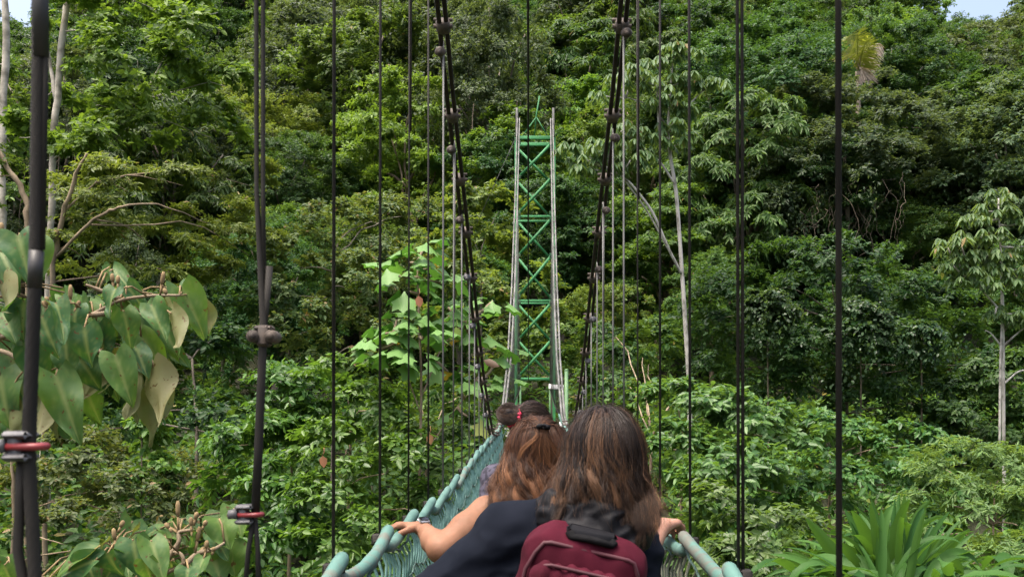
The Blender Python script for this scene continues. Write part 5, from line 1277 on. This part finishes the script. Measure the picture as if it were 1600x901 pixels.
ft = Field((-.24, 3.0, -.9), (.24, 3.4, -.3), .0065); ft.ell((.0, 3.18, -.52), (.152, .107, .2), .05); ft.ell((.0, 3.18, -.76), (.128, .098, .18), .05); ft.cut_above(-.385); ft.cut_below(-.86)
field_part('tank_top', ft, M['purple'], w2, 2, (.003, (12, 12, 12), 2.2))
for s in (-1, 1):
    P = np.array([(s * .095, 3.085, -.42), (s * .10, 3.095, -.35), (s * .095, 3.13, -.295), (s * .09, 3.19, -.292), (s * .088, 3.25, -.34), (s * .085, 3.285, -.42)])
    part('top_strap', MB().tube(P, .017, 6, sq=.35), M['purple'], w2, smooth=True)
    part('bra_strap', MB().tube(P + [s * -.024, -.004, .004], .006, 6, sq=.4), M['white_strap'], w2, smooth=True)
ax = nrm(wL - eL); wc = wL - ax * .012; sd_ = nrm(np.cross(ax, UP)); up2 = np.cross(sd_, ax)
th = np.linspace(0, 2 * np.pi, 25); ring = np.array([wc + sd_ * math.cos(a) * .0265 + up2 * math.sin(a) * .0265 for a in th])
wb = MB()
V = np.concatenate([ring - ax * .009, ring + ax * .009, ring * 1 - ax * .009 + (ring - wc) * .09, ring + ax * .009 + (ring - wc) * .09]); k = len(ring); ii = np.arange(k - 1)
wb.add(V, np.concatenate([np.stack([2 * k + ii, 2 * k + ii + 1, 3 * k + ii + 1, 3 * k + ii], -1), np.stack([ii, 2 * k + ii, 2 * k + ii + 1, ii + 1], -1), np.stack([k + ii, k + ii + 1, 3 * k + ii + 1, 3 * k + ii], -1)]))
wt = part('wristwatch', wb, M['white_strap'], w2, smooth=True)
Rw = np.stack([sd_, ax, up2], 1)
part('watch_case', MB().box((-.017, -.019, -.005), (.017, .019, .005), Rw, wc + up2 * .030, bev=.003), M['watch'], wt)
part('watch_face', MB().box((-.014, -.016, -.001), (.014, .016, .001), Rw, wc + up2 * .0365, bev=.0005), M['watch_face'], wt)
rng = np.random.default_rng(102)
fs = Field((-.14, 2.98, -.45), (.18, 3.3, -.02), .007); fs.ell(h2 + [0, -.014, .016], (.083, .098, .106), .02); fs.cone(h2 + [0, -.05, -.05], .062, h2 + [-.012, -.07, -.14], .066, .03)
cap = field_part('hair', fs, M['hair'], w2, 2, None, lambda V: np.tile((.05, .022, .011), (len(V), 1)))
def push2(p):
    q = p.copy(); lim = np.interp(p[2], [-.45, -.36, -.30, -.25], [3.045, 3.05, 3.06, 3.2])
    if p[2] < -.25 and q[1] > lim: q[1] = lim + (q[1] - lim) * .25
    return q
G, meta = fall_guides(rng, 250, h2 + np.array([0, -.008, .018]), np.array([.090, .102, .114]), lambda a: .175 + .03 * math.cos(a * 1.2), lambda a: .34 + (.22 if a < -.5 else 0), wave=.013, wfreq=4.0, push=push2, th=(.55, 1.35))
col = lock_colours(rng, 250, G.shape[1], (.055, .023, .011), (.20, .088, .036), .35, .6) * rng.uniform(.5, 1.4, (250, 1, 1))
mb = MB(); lock_hair(mb, rng, G, col, 30, rng.uniform(.005, .011, 250), .00072, .5, .008)
G, meta = fall_guides(rng, 80, h2 + np.array([0, -.008, .018]), np.array([.094, .107, .116]), lambda a: .185 + .03 * math.cos(a * 1.2), lambda a: .38 + (.22 if a < -.5 else 0), wave=.016, wfreq=4.2, push=push2, th=(.7, 1.3), m=28)
lock_hair(mb, rng, G, lock_colours(rng, 80, 28, (.045, .019, .010), (.20, .09, .04), .45, .5) * rng.uniform(.5, 1.4, (80, 1, 1)), 55, rng.uniform(.0035, .008, 80), .0006, .3, .005)
# top hair gathered back into the clip, then a loose tail
cp = W(849, 669, 3.035); cdir = nrm(cp - h2); G2 = []
for _ in range(120):
    a = rng.uniform(-2.3, 2.3) ; t0 = rng.uniform(.15, 1.15); v0 = np.array([math.sin(a) * math.sin(t0), -math.cos(a) * math.sin(t0) + .25, math.cos(t0)]); v0 = nrm(v0); P = []
    L = rng.uniform(.10, .19); ph = rng.uniform(0, 6.28); ox = rng.normal(0, .016)
    for i in range(22):
        s = i / 21
        if s < .5:
            q = s / .5; v = nrm(v0 * (1 - q) + cdir * q); P.append(h2 + np.array([0, -.006, .018]) + v * np.array([.092, .104, .117]) * (1 + .03 * q))
        else:
            q = (s - .5) / .5; P.append(cp + np.array([ox * q * 1.6 + .010 * math.sin(7 * q + ph) * q, -.012 - .012 * math.sin(np.pi * q * .8) + .01 * q, -L * q]))
    G2.append(P)
G2 = np.array(G2); col = lock_colours(rng, 120, 22, (.055, .023, .011), (.21, .095, .04), .4, .5) * rng.uniform(.6, 1.35, (120, 1, 1))
lock_hair(mb, rng, G2, col, 26, rng.uniform(.004, .008, 120), .0007, .6, .004)
part('hair_locks', mb, M['hair'], cap)
part('hair_clip', MB().box((-.022, -.008, -.008), (.022, .006, .004), None, cp + [0, -.014, .003], bev=.003).tube([cp + [-.02, -.02, .006], cp + [0, -.03, .012], cp + [.02, -.02, .004]], .006, 6).ball(cp + [-.012, -.026, .008], .008).ball(cp + [.010, -.026, .006], .007), M['satin'], cap)

# ---- third woman: dark hair in a bun with a red scrunchie
w3 = thing('person', (.0, 4.32, GZ + .0), 'person with a dark hair bun in a red scrunchie, farthest of the walkers', 'person')
h3 = np.array([-.005, 4.28, -.10])
fb = Field((-.32, 4.05, GZ), (.32, 4.62, .03), .0075)
head(fb, h3, 1.0); fb.cone(h3 + [0, -.01, -.08], .052, (-.02, 4.31, -.29), .055, .03)
fb.ell((-.02, 4.32, -.45), (.145, .10, .19), .05); fb.ell((-.01, 4.32, -.70), (.12, .088, .16), .05); fb.ell((.0, 4.32, -.90), (.16, .105, .13), .05)
sL, sR = np.array([-.165, 4.31, -.31]), np.array([.145, 4.31, -.32]); fb.cone(sL, .05, (-.02, 4.31, -.28), .045, .04); fb.cone(sR, .05, (-.02, 4.31, -.28), .045, .04)
eL = np.array([-.215, 4.22, -.53]); wL3 = np.array([-.19, 4.42, -.60]); fb.cone(sL, .046, eL, .038, .02); fb.cone(eL, .038, wL3, .026, .02); hand(fb, wL3, wL3 + [.01, .06, -.02], (-1, 0, .3), None, .93, 1)
eR = np.array([.20, 4.25, -.55]); wR3 = np.array([.17, 4.44, -.62]); fb.cone(sR, .046, eR, .037, .02); fb.cone(eR, .037, wR3, .026, .02); hand(fb, wR3, wR3 + [-.01, .06, -.02], (1, 0, .3), None, .93, -1)
legs(fb, .0, 4.32, -.90, GZ + .005); field_part('body', fb, M['skin'], w3)
trousers(w3, .0, 4.32, -.90, GZ, M['jeans'], -.78)
ft = Field((-.36, 4.1, -.9), (.34, 4.55, -.2), .0075); ft.ell((-.02, 4.32, -.47), (.162, .115, .2), .05); ft.ell((-.01, 4.32, -.74), (.14, .105, .18), .05)
ft.cone(sL, .062, (-.02, 4.31, -.28), .056, .04); ft.cone(sR, .062, (-.02, 4.31, -.28), .056, .04); ft.cone(sL, .06, sL + (eL - sL) * .45, .056, .03); ft.cone(sR, .06, sR + (eR - sR) * .45, .056, .03); ft.cut_below(-.88)
field_part('short_sleeved_top', ft, M['plum'], w3, 2, (.003, (10, 10, 12), 6.2))
rng = np.random.default_rng(103)
fs = Field((-.16, 4.1, -.25), (.13, 4.45, .06), .007); fs.ell(h3 + [0, -.010, .018], (.084, .100, .108), .02); fs.cone(h3 + [0, -.05, -.05], .05, h3 + [-.01, -.03, -.10], .04, .03)
cap = field_part('hair', fs, M['hair'], w3, 2, None, lambda V: np.tile((.022, .013, .010), (len(V), 1)))
bn = W(797, 648, 4.20); bd = nrm(bn - h3); G = []
for _ in range(150):
    v0 = rv(rng); v0 = nrm(v0 * np.array([1, .9, .9]) + np.array([.1, .1, .1])); P = []
    for i in range(16):
        q = i / 15; v = nrm(v0 * (1 - q) + bd * (q + .02)); P.append(h3 + np.array([0, -.006, .016]) + v * np.array([.089, .104, .114]) * (1 + .02 * rng.normal() * .3))
    G.append(P)
mb = MB(); G = np.array(G); lock_hair(mb, rng, G, lock_colours(rng, 150, 16, (.030, .018, .013), (.08, .045, .03), .3, .1), 22, rng.uniform(.004, .008, 150), .0008, .7, .003)
G = []
for _ in range(60):
    a0 = rng.uniform(0, 6.28); tilt = rng.normal(0, .5); r = rng.uniform(.028, .044); P = []
    for i in range(16):
        a = a0 + i / 15 * 3.6; e = np.array([math.cos(a), .8 * math.sin(a) * math.cos(tilt), math.sin(a) * math.sin(tilt + .9)]); P.append(bn + bd * .012 + e * r)
    G.append(P)
lock_hair(mb, rng, np.array(G), lock_colours(rng, 60, 16, (.030, .018, .013), (.09, .05, .03), .3, .2), 18, rng.uniform(.004, .007, 60), .0008, .7, .006)
part('hair_locks', mb, M['hair'], cap)
part('bun_core', MB().ball(bn + bd * .010, (.026, .024, .024), 12, 8), M['satin'], cap, smooth=True)
e1 = nrm(np.cross(bd, UP)); e2 = np.cross(bd, e1); th = np.linspace(0, 2 * np.pi, 49); sc_c = bn - bd * .020
ringp = np.array([sc_c + (e1 * math.cos(a) + e2 * math.sin(a)) * (.034 + .004 * math.sin(9 * a)) for a in th])
part('scrunchie', MB().tube(ringp, .0115 + .003 * np.sin(th * 13), 8), M['scrunchie'], cap, smooth=True)
